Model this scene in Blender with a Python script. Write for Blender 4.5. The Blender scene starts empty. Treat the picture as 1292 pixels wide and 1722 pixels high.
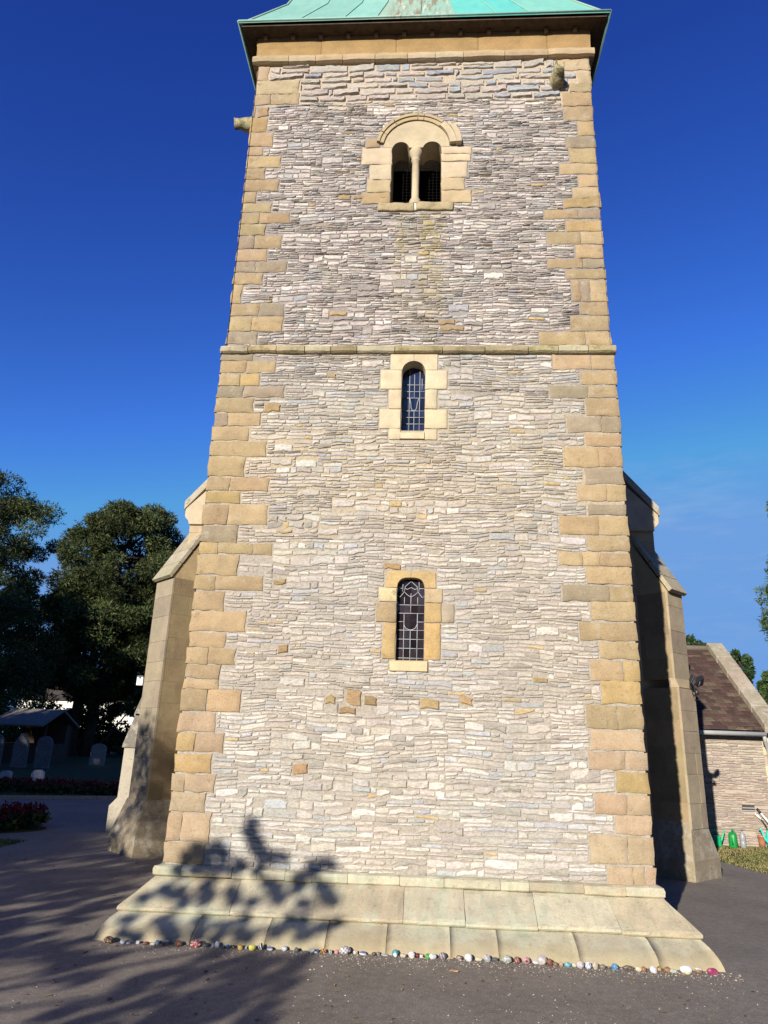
import bpy, bmesh, math, random
from mathutils import Vector, Matrix, noise
from mathutils.geometry import tessellate_polygon
R = math.radians
scene = bpy.context.scene
COL = scene.collection

# ------------------------------------------------------------------ camera
cam_d = bpy.data.cameras.new("camera"); cam = bpy.data.objects.new("camera", cam_d); COL.objects.link(cam)
RX, UX, FX = Vector((0.998068, 0.053431, 0.031693)), Vector((-0.013522, -0.311079, 0.950288)), Vector((-0.060634, 0.948881, 0.309756))
m = Matrix((RX, UX, -FX)).transposed().to_4x4(); m.translation = Vector((0.1612, -7.0591, 1.6))
cam.matrix_world = m
cam_d.sensor_fit = 'VERTICAL'; cam_d.sensor_height = 24.0; cam_d.lens = 24.0*1194.06/1722
cam_d.clip_start = .05; cam_d.clip_end = 2000
scene.camera = cam

# ------------------------------------------------------------------ sun and sky
AZ, EL = R(22), R(18)                       # the sun stands behind the camera, to the left
SUN = Vector((-math.sin(AZ)*math.cos(EL), -math.cos(AZ)*math.cos(EL), math.sin(EL)))
sd = bpy.data.lights.new("sun", 'SUN'); sd.energy = 5.0; sd.angle = R(.5); sd.color = (1, .925, .80)
so = bpy.data.objects.new("sun", sd); COL.objects.link(so); so.rotation_euler = (-SUN).to_track_quat('-Z', 'Y').to_euler()
w = bpy.data.worlds.new("World"); scene.world = w; w.use_nodes = True
nt = w.node_tree; bg = nt.nodes['Background']
sky = nt.nodes.new('ShaderNodeTexSky'); sky.sky_type = 'NISHITA'; sky.sun_disc = False
sky.sun_elevation = EL; sky.sun_rotation = R(180+22); sky.altitude = 0; sky.air_density = 1.0; sky.dust_density = .4; sky.ozone_density = 3.0
sepc = nt.nodes.new('ShaderNodeSeparateColor'); comb = nt.nodes.new('ShaderNodeCombineColor'); nt.links.new(sky.outputs[0], sepc.inputs[0])
for i, (gam, gain, top) in enumerate(((1.85, .42, 1.5), (1.9, .50, 3.3), (1.36, 1.22, 7.0))):        # clear, deep-blue late-afternoon sky
    pw = nt.nodes.new('ShaderNodeMath'); pw.operation = 'POWER'; pw.inputs[1].default_value = gam; nt.links.new(sepc.outputs[i], pw.inputs[0])
    ml = nt.nodes.new('ShaderNodeMath'); ml.operation = 'MULTIPLY'; ml.inputs[1].default_value = gain; nt.links.new(pw.outputs[0], ml.inputs[0])
    mn = nt.nodes.new('ShaderNodeMath'); mn.operation = 'MINIMUM'; mn.inputs[1].default_value = top; nt.links.new(ml.outputs[0], mn.inputs[0])
    nt.links.new(mn.outputs[0], comb.inputs[i])
gco = nt.nodes.new('ShaderNodeTexCoord'); gmp = nt.nodes.new('ShaderNodeMapping'); gmp.inputs['Scale'].default_value = (1, 1, 5); gmp.inputs['Rotation'].default_value = (0, R(14), 0)   # a few faint wisps of cirrus, low in the north-east
gno = nt.nodes.new('ShaderNodeTexNoise'); gno.inputs['Scale'].default_value = 6; gno.inputs['Detail'].default_value = 7; gno.inputs['Roughness'].default_value = .62
gdt = nt.nodes.new('ShaderNodeVectorMath'); gdt.operation = 'DOT_PRODUCT'; gdt.inputs[1].default_value = (0.3325, 0.9102, 0.2468)
gr1 = nt.nodes.new('ShaderNodeMapRange'); gr1.inputs[1].default_value = .985; gr1.inputs[2].default_value = .999
gr2 = nt.nodes.new('ShaderNodeMapRange'); gr2.inputs[1].default_value = .47; gr2.inputs[2].default_value = .72; gr2.inputs[4].default_value = .30
gml = nt.nodes.new('ShaderNodeMath'); gml.operation = 'MULTIPLY'; gmx = nt.nodes.new('ShaderNodeMix'); gmx.data_type = 'RGBA'; gmx.inputs[7].default_value = (4.2, 5.6, 7.2, 1)
nt.links.new(gco.outputs['Generated'], gmp.inputs[0]); nt.links.new(gmp.outputs[0], gno.inputs['Vector']); nt.links.new(gco.outputs['Generated'], gdt.inputs[0]); nt.links.new(gdt.outputs['Value'], gr1.inputs[0])
nt.links.new(gno.outputs['Fac'], gr2.inputs[0]); nt.links.new(gr1.outputs[0], gml.inputs[0]); nt.links.new(gr2.outputs[0], gml.inputs[1]); nt.links.new(gml.outputs[0], gmx.inputs[0]); nt.links.new(comb.outputs[0], gmx.inputs[6])
nt.links.new(gmx.outputs[2], bg.inputs[0]); bg.inputs[1].default_value = .07
scene.view_settings.view_transform = 'Standard'; scene.view_settings.look = 'None'
scene.view_settings.exposure = .6; scene.view_settings.gamma = 1; scene.view_settings.use_curve_mapping = False

# ------------------------------------------------------------------ materials
def nn(t, typ, **kw):
    n = t.nodes.new(typ)
    for k, v in kw.items(): setattr(n, k, v)
    return n
def ramp(t, src, stops):
    r = t.nodes.new('ShaderNodeValToRGB'); cr = r.color_ramp
    while len(cr.elements) > 1: cr.elements.remove(cr.elements[-1])
    cr.elements[0].position = stops[0][0]; cr.elements[0].color = (*stops[0][1], 1)
    for p, c in stops[1:]:
        e = cr.elements.new(p); e.color = (*c, 1)
    t.links.new(src, r.inputs[0]); return r.outputs[0]
def nz(t, co, scale, detail=6, rough=.6, stretch=(1, 1, 1)):
    mp = nn(t, 'ShaderNodeMapping'); mp.inputs['Scale'].default_value = stretch; t.links.new(co, mp.inputs[0])
    n = nn(t, 'ShaderNodeTexNoise'); n.inputs['Scale'].default_value = scale; n.inputs['Detail'].default_value = detail; n.inputs['Roughness'].default_value = rough
    t.links.new(mp.outputs[0], n.inputs['Vector']); return n.outputs['Fac']
def mixc(t, fac, a, b, mode='MIX'):
    x = nn(t, 'ShaderNodeMix', data_type='RGBA', blend_type=mode)
    for sock, v in ((x.inputs[0], fac), (x.inputs[6], a), (x.inputs[7], b)):
        if isinstance(v, (int, float)): sock.default_value = v
        elif isinstance(v, tuple): sock.default_value = (*v, 1)
        else: t.links.new(v, sock)
    return x.outputs[2]
def mathn(t, op, a, b=None):
    x = nn(t, 'ShaderNodeMath', operation=op)
    for i, v in enumerate((a, b)):
        if v is None: continue
        if isinstance(v, (int, float)): x.inputs[i].default_value = v
        else: t.links.new(v, x.inputs[i])
    return x.outputs[0]
def bump(t, h, strength, dist, prev=None):
    b = nn(t, 'ShaderNodeBump'); b.inputs['Strength'].default_value = strength; b.inputs['Distance'].default_value = dist
    t.links.new(h, b.inputs['Height'])
    if prev is not None: t.links.new(prev, b.inputs['Normal'])
    return b.outputs[0]
def base(name, rough=.85, spec=.3):
    mt = bpy.data.materials.new(name); mt.use_nodes = True; t = mt.node_tree; p = t.nodes['Principled BSDF']
    p.inputs['Roughness'].default_value = rough; p.inputs['Specular IOR Level'].default_value = spec
    co = nn(t, 'ShaderNodeTexCoord').outputs['Object']
    return mt, t, p, co
def attr(t): return nn(t, 'ShaderNodeAttribute', attribute_name='col').outputs['Color']

def stone_mat(name, lam=1.0, bs=.9, fine=60, contrast=(.55, 1.35), algae=False, bd=.02, pits=0.0, lichen=None, dirt=None, splash=False, lams=False):
    """colour of each block comes from its own 'col'; veins, weathering and laminations are procedural"""
    mt, t, p, co = base(name, .92, .15)
    c = attr(t)
    n1 = nz(t, co, fine, 5, .65, (1, 1, 1+2.2*lam)); n2 = nz(t, co, 4.5, 6, .6); n3 = nz(t, co, 18, 4, .6, (.6, .6, 1+2*lam))
    lo, hi = contrast
    g = ramp(t, n1, [(.25, (lo, lo, lo)), (.75, (hi, hi, hi))])
    c = mixc(t, .75, c, g, 'MULTIPLY')
    g2 = ramp(t, n2, [(.3, (.78, .78, .80)), (.7, (1.15, 1.14, 1.1))])
    c = mixc(t, .8, c, g2, 'MULTIPLY')
    if lichen:
        lf = ramp(t, nz(t, co, lichen[0], 7, .7), [(lichen[1], (0, 0, 0)), (lichen[1]+.1, (1, 1, 1))])
        c = mixc(t, mathn(t, 'MULTIPLY', lf, lichen[3]), c, lichen[2])
    if dirt:
        lf = ramp(t, nz(t, co, dirt[0], 7, .7), [(dirt[1], (0, 0, 0)), (dirt[1]+.12, (1, 1, 1))])
        c = mixc(t, mathn(t, 'MULTIPLY', lf, dirt[3]), c, dirt[2])
    if algae:                                   # green-yellow growth where water runs off the belfry sill
        sp = nn(t, 'ShaderNodeSeparateXYZ'); t.links.new(co, sp.inputs[0])
        fx = ramp(t, mathn(t, 'ADD', mathn(t, 'MULTIPLY', sp.outputs[0], .5), .5), [(.34, (0,0,0)), (.40, (.9,.9,.9)), (.45, (.35,.35,.35)), (.5, (.3,.3,.3)), (.55, (1,1,1)), (.62, (1,1,1)), (.68, (0,0,0))])
        fz = ramp(t, mathn(t, 'DIVIDE', sp.outputs[2], 10), [(.57, (0,0,0)), (.64, (.45,.45,.45)), (.74, (.9,.9,.9)), (.775, (1,1,1)), (.785, (0,0,0))])
        fn = ramp(t, nz(t, co, 7, 6, .7, (1.6, 1, .7)), [(.38, (0,0,0)), (.54, (1,1,1))])
        k = mathn(t, 'MULTIPLY', mathn(t, 'MULTIPLY', fx, fz), fn)
        c = mixc(t, mathn(t, 'MULTIPLY', k, .80), c, (.31, .25, .075))
    if lams:                                    # split bedding planes and gritty weathering inside each stone
        la = nz(t, co, 13, 5, .7, (1, 1, 5.5)); lb = nz(t, co, 34, 4, .7, (1, 1, 1.6))
        c = mixc(t, .9, c, ramp(t, la, [(.30, (.60,.58,.56)), (.42, (.95,.95,.95)), (.60, (1.06,1.06,1.06)), (.75, (1.22,1.21,1.19))]), 'MULTIPLY')
        c = mixc(t, .8, c, ramp(t, lb, [(.28, (.62,.61,.60)), (.5, (1,1,1)), (.75, (1.22,1.22,1.2))]), 'MULTIPLY')
    if splash:
        gs = ramp(t, nz(t, co, 6, 6, .7, (1.5, .7, .22)), [(.50, (0,0,0)), (.66, (1,1,1))])
        c = mixc(t, mathn(t, 'MULTIPLY', gs, .38), c, (.24, .26, .18))
        gs = ramp(t, nz(t, co, 30, 5, .75, (1, 1, .8)), [(.60, (0,0,0)), (.68, (1,1,1))])
        c = mixc(t, mathn(t, 'MULTIPLY', gs, .55), c, (.13, .11, .07))
    if splash:                                  # brown tide line where rain splashes up from the tarmac
        sp = nn(t, 'ShaderNodeSeparateXYZ'); t.links.new(co, sp.inputs[0])
        zz = mathn(t, 'ADD', sp.outputs[2], mathn(t, 'MULTIPLY', mathn(t, 'SUBTRACT', nz(t, co, 5, 5, .65, (1, 1, .3)), .5), .14))
        c = mixc(t, ramp(t, zz, [(.02, (.62,.62,.62)), (.085, (.45,.45,.45)), (.12, (0,0,0))]), c, (.30, .235, .13))
    t.links.new(c, p.inputs['Base Color'])
    b = bump(t, n3, bs*.6, bd); b = bump(t, n1, bs*.5, bd*.45, b)
    if lams: b = bump(t, la, .4, .006, b)
    if pits:
        v = nn(t, 'ShaderNodeTexVoronoi'); v.inputs['Scale'].default_value = 26; t.links.new(co, v.inputs['Vector'])
        ph = ramp(t, v.outputs['Distance'], [(.06, (0,0,0)), (.2, (1,1,1))]); b = bump(t, ph, pits, .02, b)
    t.links.new(b, p.inputs['Normal'])
    return mt
def plain(name, col, rough=.6, var=.25, scale=8, metal=0, spec=.4, bs=0, bd=.01, stretch=(1,1,1)):
    mt, t, p, co = base(name, rough, spec); p.inputs['Metallic'].default_value = metal
    n = nz(t, co, scale, 6, .6, stretch)
    c = ramp(t, n, [(.25, tuple(x*(1-var) for x in col)), (.75, tuple(min(1, x*(1+var)) for x in col))])
    t.links.new(c, p.inputs['Base Color'])
    if bs: t.links.new(bump(t, n, bs, bd), p.inputs['Normal'])
    return mt
def colmat(name, rough=.6, spec=.4, var=.2, scale=20, bs=0, bd=.01, stretch=(1,1,1)):
    mt, t, p, co = base(name, rough, spec)
    n = nz(t, co, scale, 5, .6, stretch)
    c = mixc(t, 1.0, attr(t), ramp(t, n, [(.25, (1-var,)*3), (.75, (1+var,)*3)]), 'MULTIPLY')
    t.links.new(c, p.inputs['Base Color'])
    if bs: t.links.new(bump(t, n, bs, bd), p.inputs['Normal'])
    return mt
def leafmat(name):
    mt, t, p, co = base(name, .6, .25)
    c = attr(t); t.links.new(c, p.inputs['Base Color'])
    tr = nn(t, 'ShaderNodeBsdfTranslucent'); t.links.new(c, tr.inputs[0])
    mx = nn(t, 'ShaderNodeMixShader'); mx.inputs[0].default_value = .22
    t.links.new(p.outputs[0], mx.inputs[1]); t.links.new(tr.outputs[0], mx.inputs[2]); t.links.new(mx.outputs[0], t.nodes['Material Output'].inputs[0])
    return mt

M = {}
M['rubble'] = stone_mat('rubble_stone', 1.2, .55, 70, (.66, 1.32), bd=.009, algae=True, dirt=(9, .62, (.15, .13, .11), .40), lams=True)
M['rubble_pink'] = stone_mat('annexe_stone', 1.0, .5, 50, (.65, 1.3), bd=.009, lams=True)
M['quoin'] = stone_mat('ochre_ashlar', .5, .8, 70, (.66, 1.28), pits=.4, bd=.012, lichen=(9, .56, (.33, .30, .25), .6), dirt=(11, .57, (.17, .115, .06), .6))
M['dressed'] = stone_mat('dressed_limestone', .2, .5, 80, (.78, 1.18), bd=.008, pits=.15, dirt=(5, .60, (.26, .20, .11), .45))
M['plinth'] = stone_mat('plinth_limestone', .1, .5, 60, (.78, 1.18), bd=.010, pits=.25, lichen=(2.6, .50, (.40, .43, .33), .55), dirt=(17, .58, (.21, .18, .11), .65), splash=True)
M['string'] = stone_mat('string_stone', .6, .9, 60, (.6, 1.3), bd=.018, dirt=(8, .5, (.16, .14, .06), .7), pits=.3)
M['cornice'] = stone_mat('cornice_stone', .2, .5, 50, (.75, 1.2), bd=.008)
M['ashlar'] = stone_mat('buttress_ashlar', .2, .6, 60, (.72, 1.2), bd=.010, pits=.2, dirt=(7, .6, (.15, .125, .09), .5))
M['mossy'] = stone_mat('mossy_spout', .2, 1, 50, (.5, 1.3), bd=.02, pits=.5, dirt=(10, .45, (.10, .105, .05), .8))
def mortar_mat():
    mt, t, p, co = base('lime_mortar', .95, .1)
    sp = nn(t, 'ShaderNodeSeparateXYZ'); t.links.new(co, sp.inputs[0])
    w_ = mathn(t, 'ADD', mathn(t, 'DIVIDE', sp.outputs[2], 11), mathn(t, 'MULTIPLY', mathn(t, 'SUBTRACT', nz(t, co, 1.2, 4, .6), .5), .22))
    c = ramp(t, w_, [(.05, (0.390, 0.351, 0.298)), (.30, (0.362, 0.323, 0.276)), (.40, (0.423, 0.351, 0.245)), (.47, (0.368, 0.323, 0.260)), (.53, (0.293, 0.260, 0.238)), (.84, (0.293, 0.262, 0.242)), (.88, (0.451, 0.371, 0.283))])
    n = nz(t, co, 32, 6, .75)
    c = mixc(t, .8, c, ramp(t, n, [(.25, (.55,.55,.55)), (.75, (1.4,1.4,1.4))]), 'MULTIPLY')
    t.links.new(c, p.inputs['Base Color']); t.links.new(bump(t, n, .9, .02), p.inputs['Normal'])
    return mt
M['mortar'] = mortar_mat()
M['mortar_pink'] = plain('annexe_mortar', (.40,.33,.27), .95, .2, 40, spec=.1, bs=.5)
def copper_mat():
    mt, t, p, co = base('verdigris_copper', .55, .4)
    c = attr(t)
    n = nz(t, co, 3, 7, .65, (2.5, 2.5, .6))
    c = mixc(t, .8, c, ramp(t, n, [(.25, (.78,.86,.86)), (.6, (1.05,1.03,1.03)), (.8, (1.25,1.12,1.1))]), 'MULTIPLY')
    sp = nn(t, 'ShaderNodeSeparateXYZ'); t.links.new(co, sp.inputs[0])
    st = ramp(t, nz(t, co, 7, 6, .65, (2.2, .4, .10)), [(.47, (0,0,0)), (.58, (1,1,1))])
    fx = ramp(t, mathn(t, 'ADD', mathn(t, 'MULTIPLY', sp.outputs[0], .25), .5), [(.38, (0,0,0)), (.42, (1,1,1)), (.56, (1,1,1)), (.61, (0,0,0))])
    c = mixc(t, mathn(t, 'MULTIPLY', mathn(t, 'MULTIPLY', st, fx), .75), c, (.19, .105, .045))
    st2 = ramp(t, nz(t, co, 9, 6, .65, (2.2, .4, .2)), [(.55, (0,0,0)), (.68, (1,1,1))])
    c = mixc(t, mathn(t, 'MULTIPLY', mathn(t, 'MULTIPLY', st2, fx), .8), c, (.55, .55, .42))
    t.links.new(c, p.inputs['Base Color']); t.links.new(bump(t, n, .25, .02), p.inputs['Normal'])
    return mt
M['copper'] = copper_mat()
def asphalt_mat():
    mt, t, p, co = base('worn_asphalt', .9, .25)
    n1 = nz(t, co, 1.1, 6, .6); n2 = nz(t, co, 75, 4, .75); n3 = nz(t, co, 14, 5, .65)
    c = ramp(t, n1, [(.3, (.160,.138,.115)), (.7, (.225,.196,.165))])
    c = mixc(t, .7, c, ramp(t, n2, [(.3, (.50,.50,.50)), (.7, (1.5,1.5,1.5))]), 'MULTIPLY')
    c = mixc(t, .85, c, ramp(t, n3, [(.3, (.75,.75,.75)), (.7, (1.2,1.2,1.18))]), 'MULTIPLY')
    v = nn(t, 'ShaderNodeTexVoronoi'); v.inputs['Scale'].default_value = 70; t.links.new(co, v.inputs['Vector'])
    sel = ramp(t, v.outputs['Color'], [(.66, (0,0,0)), (.72, (1,1,1))]); rad = ramp(t, v.outputs['Distance'], [(.22, (1,1,1)), (.30, (0,0,0))])
    c = mixc(t, mathn(t, 'MULTIPLY', mathn(t, 'MULTIPLY', sel, rad), .75), c, (.42,.36,.30))
    t.links.new(c, p.inputs['Base Color'])
    t.links.new(bump(t, n2, .45, .006), p.inputs['Normal'])
    return mt
M['asphalt'] = asphalt_mat()
M['soil'] = plain('turf_soil', (.045,.052,.022), .95, .5, 2.5, spec=.1, bs=.6, bd=.05)
M['kerb'] = plain('kerb_stone', (.30,.28,.24), .9, .25, 12, spec=.2, bs=.3)
M['grass'] = colmat('grass_blades', .7, .2, .2, 6)
M['leaf'] = leafmat('foliage')
M['bark'] = plain('bark', (.060,.045,.033), .95, .5, 6, spec=.1, bs=.9, bd=.05, stretch=(1,1,.25))
M['pebble'] = colmat('painted_pebble', .45, .4, .35, 38, bs=.3, bd=.004)
M['grit'] = colmat('grit', .9, .2, .2, 60)
M['glass'] = None
def glass_mat():
    mt, t, p, co = base('old_window_glass', .10, .5)
    c = mixc(t, 1, attr(t), ramp(t, nz(t, co, 9, 3, .5), [(.3, (.7,.7,.7)), (.7, (1.3,1.3,1.3))]), 'MULTIPLY')
    t.links.new(c, p.inputs['Base Color']); p.inputs['IOR'].default_value = 1.52
    t.links.new(bump(t, nz(t, co, 7, 2, .5), .35, .02), p.inputs['Normal'])
    return mt
M['glass'] = glass_mat()
M['lead'] = plain('lead_came', (.34,.35,.38), .6, .2, 40, metal=0, spec=.4)
M['iron'] = plain('black_metal', (.018,.018,.020), .45, .3, 30, spec=.5)
M['wire'] = plain('netting_wire', (.022,.02,.018), .7, .2, 30)
M['void'] = plain('tower_interior', (.06,.055,.05), .95, .3, 4)
M['wood_dark'] = plain('dark_timber', (.055,.038,.026), .85, .4, 9, spec=.2, bs=.4, stretch=(1,1,.3))
M['soffit'] = plain('soffit_boards', (.07,.05,.035), .85, .4, 14, spec=.2, bs=.4)
M['rafter'] = plain('rafter_shaded', (.14,.10,.07), .8, .3, 20, spec=.2)  # dark tone stands in for the shade under the eaves
M['tile'] = None
def tile_mat():
    mt, t, p, co = base('clay_roof_tile', .9, .2)
    c = attr(t)
    c = mixc(t, .7, c, ramp(t, nz(t, co, 30, 5, .65), [(.25, (.6,.6,.6)), (.75, (1.35,1.35,1.35))]), 'MULTIPLY')
    lf = ramp(t, nz(t, co, 4, 7, .7, (.6, 1, 2)), [(.60, (0,0,0)), (.68, (1,1,1))])
    c = mixc(t, mathn(t, 'MULTIPLY', lf, .65), c, (.27,.21,.12))
    t.links.new(c, p.inputs['Base Color']); return mt
M['tile'] = tile_mat()
M['slate'] = plain('weathered_stone_slope', (.17,.155,.13), .92, .45, 14, spec=.15, bs=.8, bd=.02)
M['coping'] = stone_mat('lichened_coping', .2, .7, 40, (.6, 1.25), bd=.02, lichen=(6, .5, (.38,.35,.29), .7), dirt=(9, .55, (.13,.10,.07), .6))
M['pvc_grey'] = plain('grey_gutter', (.33,.34,.34), .5, .1, 10, spec=.4)
M['plastic'] = colmat('plastic', .38, .5, .06, 10)
M['white_paint'] = plain('white_paint', (.78,.77,.74), .5, .05, 8)
M['render'] = plain('white_render', (.72,.68,.60), .9, .08, 2, spec=.1)
M['headstone'] = colmat('headstone', .92, .15, .35, 9, bs=.5)

# ------------------------------------------------------------------ mesh helpers
class MB:
    def __init__(s): s.v = []; s.f = []; s.c = []; s.m = []; s.s = []
    def add(s, vs, fs, col=(1,1,1), mi=0, sm=False):
        o = len(s.v); s.v += [tuple(v) for v in vs]
        s.c += ([tuple(col)]*len(vs) if not isinstance(col, list) else col)
        for f in fs: s.f.append(tuple(i+o for i in f)); s.m.append(mi); s.s.append(sm)
        return o
    def box(s, x0, y0, z0, x1, y1, z1, col=(1,1,1), mi=0):
        s.add([(x0,y0,z0),(x1,y0,z0),(x1,y1,z0),(x0,y1,z0),(x0,y0,z1),(x1,y0,z1),(x1,y1,z1),(x0,y1,z1)],
              [(0,3,2,1),(4,5,6,7),(0,1,5,4),(1,2,6,5),(2,3,7,6),(3,0,4,7)], col, mi)
    def obox(s, c, ax, ay, az, col=(1,1,1), mi=0):
        """box about c with half-axis vectors"""
        c = Vector(c); P = [c+sx*Vector(ax)+sy*Vector(ay)+sz*Vector(az) for sz in (-1,1) for sx, sy in ((-1,-1),(1,-1),(1,1),(-1,1))]
        s.add(P, [(0,3,2,1),(4,5,6,7),(0,1,5,4),(1,2,6,5),(2,3,7,6),(3,0,4,7)], col, mi)
    def prism(s, poly, fn, d0, d1, col=(1,1,1), mi=0):
        """simple polygon (2D, counter-clockwise seen from outside) extruded from d0 (front) to d1 (back); fn(u, v, d) -> point"""
        n = len(poly); A = [fn(u, v, d0) for u, v in poly]; B = [fn(u, v, d1) for u, v in poly]
        tris = tessellate_polygon([[Vector((u, v, 0)) for u, v in poly]])
        fs = []
        for a, b, c in tris:
            ar = (poly[b][0]-poly[a][0])*(poly[c][1]-poly[a][1])-(poly[c][0]-poly[a][0])*(poly[b][1]-poly[a][1])
            if ar < 0: b, c = c, b
            fs.append((a, b, c)); fs.append((n+c, n+b, n+a))
        for i in range(n):
            j = (i+1) % n; fs.append((i, n+i, n+j, j))
        s.add(A+B, fs, col, mi)
    def tube(s, pts, rad, n=8, col=(1,1,1), mi=0, cap=True):
        pts = [Vector(p) for p in pts]; k = len(pts)
        if not isinstance(rad, (list, tuple)): rad = [rad]*k
        V = []; up = None
        for i, p in enumerate(pts):
            d = (pts[min(i+1, k-1)]-pts[max(i-1, 0)]).normalized()
            if up is None: up = d.orthogonal().normalized()
            up = (up-d*up.dot(d)).normalized(); b = d.cross(up)
            V += [p+rad[i]*(math.cos(6.28318*q/n)*up+math.sin(6.28318*q/n)*b) for q in range(n)]
        F = [(i*n+q, i*n+(q+1) % n, (i+1)*n+(q+1) % n, (i+1)*n+q) for i in range(k-1) for q in range(n)]
        if cap: F += [tuple(reversed(range(n))), tuple((k-1)*n+q for q in range(n))]
        s.add(V, F, col, mi, True)
    def lathe(s, c, prof, n=16, col=(1,1,1), mi=0, ax=(1,1)):
        V = [(c[0]+ax[0]*r*math.cos(6.28318*q/n), c[1]+ax[1]*r*math.sin(6.28318*q/n), c[2]+z) for r, z in prof for q in range(n)]
        k = len(prof)
        F = [(i*n+q, i*n+(q+1) % n, (i+1)*n+(q+1) % n, (i+1)*n+q) for i in range(k-1) for q in range(n)]
        F += [tuple(reversed(range(n))), tuple((k-1)*n+q for q in range(n))]
        s.add(V, F, col, mi, True)
    def build(s, name, mats, parent=None, loc=None, bevel=0):
        me = bpy.data.meshes.new(name)
        me.from_pydata(s.v, [], s.f)
        if not isinstance(mats, (list, tuple)): mats = [mats]
        for x in mats: me.materials.append(x)
        me.polygons.foreach_set('material_index', s.m); me.polygons.foreach_set('use_smooth', s.s)
        ca = me.color_attributes.new('col', 'FLOAT_COLOR', 'POINT')
        ca.data.foreach_set('color', [x for c in s.c for x in (c[0], c[1], c[2], 1.0)])
        me.update()
        o = bpy.data.objects.new(name, me); COL.objects.link(o)
        if parent: o.parent = parent
        if loc: o.location = loc
        if bevel:
            b = o.modifiers.new('bevel', 'BEVEL'); b.width = bevel; b.segments = 2; b.limit_method = 'ANGLE'; b.angle_limit = R(40)
        return o
def tag(o, label=None, cat=None, group=None, kind=None):
    if label: o['label'] = label
    if cat: o['category'] = cat
    if group: o['group'] = group
    if kind: o['kind'] = kind
    return o
def empty(name, label, cat, loc=(0,0,0), group=None):
    o = bpy.data.objects.new(name, None); COL.objects.link(o); o.location = loc; o.empty_display_size = .2
    return tag(o, label, cat, group)
def copy_tree(o, parent=None):
    c = o.copy(); COL.objects.link(c)
    if parent: c.parent = parent
    for ch in list(o.children): copy_tree(ch, c)
    return c
def fn_front(y0=0.0):  return lambda u, v, d: (u, y0+d, v)          # face looking towards -y
N = lambda x, y, z=0.0: noise.noise(Vector((x, y, z)))
def vary(c, k, rng):
    g = 1+rng.uniform(-k, k); return tuple(max(.01, x*g*(1+rng.uniform(-k*.25, k*.25))) for x in c)
# ------------------------------------------------------------------ masonry generators
def stone(mb, P, x0, x1, z0, z1, col, rng, proud, jit=.16, wav=.02, off=0.0, fine=.05):
    """one rough flat stone laid in the wall: ragged outline, bevelled rim, uneven broken face"""
    h, L = z1-z0, x1-x0
    n = max(2, min(9, int(L/fine))); pts = []
    tl = rng.uniform(-.22, .22)*h; tr = rng.uniform(-.22, .22)*h
    for i in range(n+1):
        t = i/n; pts.append((x0+L*t, z0+abs(rng.gauss(0, jit))*min(h, .055)*(1 if 0 < i < n else 1.3)))
    if h > .05: pts.append((x1-abs(rng.gauss(0, .06))*min(h, L), (z0+z1)/2+rng.uniform(-.15, .15)*h))
    for i in range(n+1):
        t = 1-i/n; pts.append((x0+L*t, z1-abs(rng.gauss(0, jit))*min(h, .055)*(1 if 0 < i < n else 1.3)))
    if h > .05: pts.append((x0+abs(rng.gauss(0, .06))*min(h, L), (z0+z1)/2+rng.uniform(-.15, .15)*h))
    cx, cz = (x0+x1)/2, (z0+z1)/2
    k = len(pts); e = min(.008, h*.22)
    def wv(x, z):
        return z+wav*(1.1*N(x*1.3+7, z*1.9, 3)+.7*N(x*3.4, z*3.2, 9))+(tl if x < cx else tr)*abs(x-cx)/(L/2+1e-6)
    A, B, D = [], [], []
    tilt = rng.uniform(-.25, .25)*proud; 
    for x, z in pts:
        sx = (x-cx)/(L/2+1e-6)
        A.append(P(x, wv(x, z), off-.02)); B.append(P(x, wv(x, z), off+proud*.30))
        xi = x-e*max(-1, min(1, sx*1.6)); zi = z-e*(1 if z > cz else -1)
        D.append(P(xi, wv(xi, zi), off+proud*(1+sx*.25)+tilt*((z-cz)/h)+rng.uniform(-.25, .25)*proud))
    mid = [P(x0+L*t, wv(x0+L*t, cz+rng.uniform(-.2, .2)*h), off+proud*rng.uniform(.8, 1.35)) for t in (.3, .7)]
    V = A+B+D+mid; F = []
    for i in range(k):
        j = (i+1) % k
        F.append((i, j, k+j, k+i)); F.append((k+i, k+j, 2*k+j, 2*k+i))
        xm = (pts[i][0]+pts[j][0])/2
        F.append((2*k+i, 2*k+j, 3*k+(0 if xm < cx else 1)))
    i1 = min(range(k), key=lambda i: abs(pts[i][0]-cx)+(10 if pts[i][1] > cz else 0)); 
    mb.add(V, F, col)
    # close the little gap between the two fans
    o = len(mb.v)-len(V)
    for i in range(k):
        j = (i+1) % k
        a = 0 if (pts[i][0]+pts[j][0])/2 < cx else 1; b = 0 if (pts[j][0]+pts[(j+1) % k][0])/2 < cx else 1
        if a != b: mb.f.append((o+2*k+j, o+3*k+b, o+3*k+a)); mb.m.append(0); mb.s.append(False)

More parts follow.
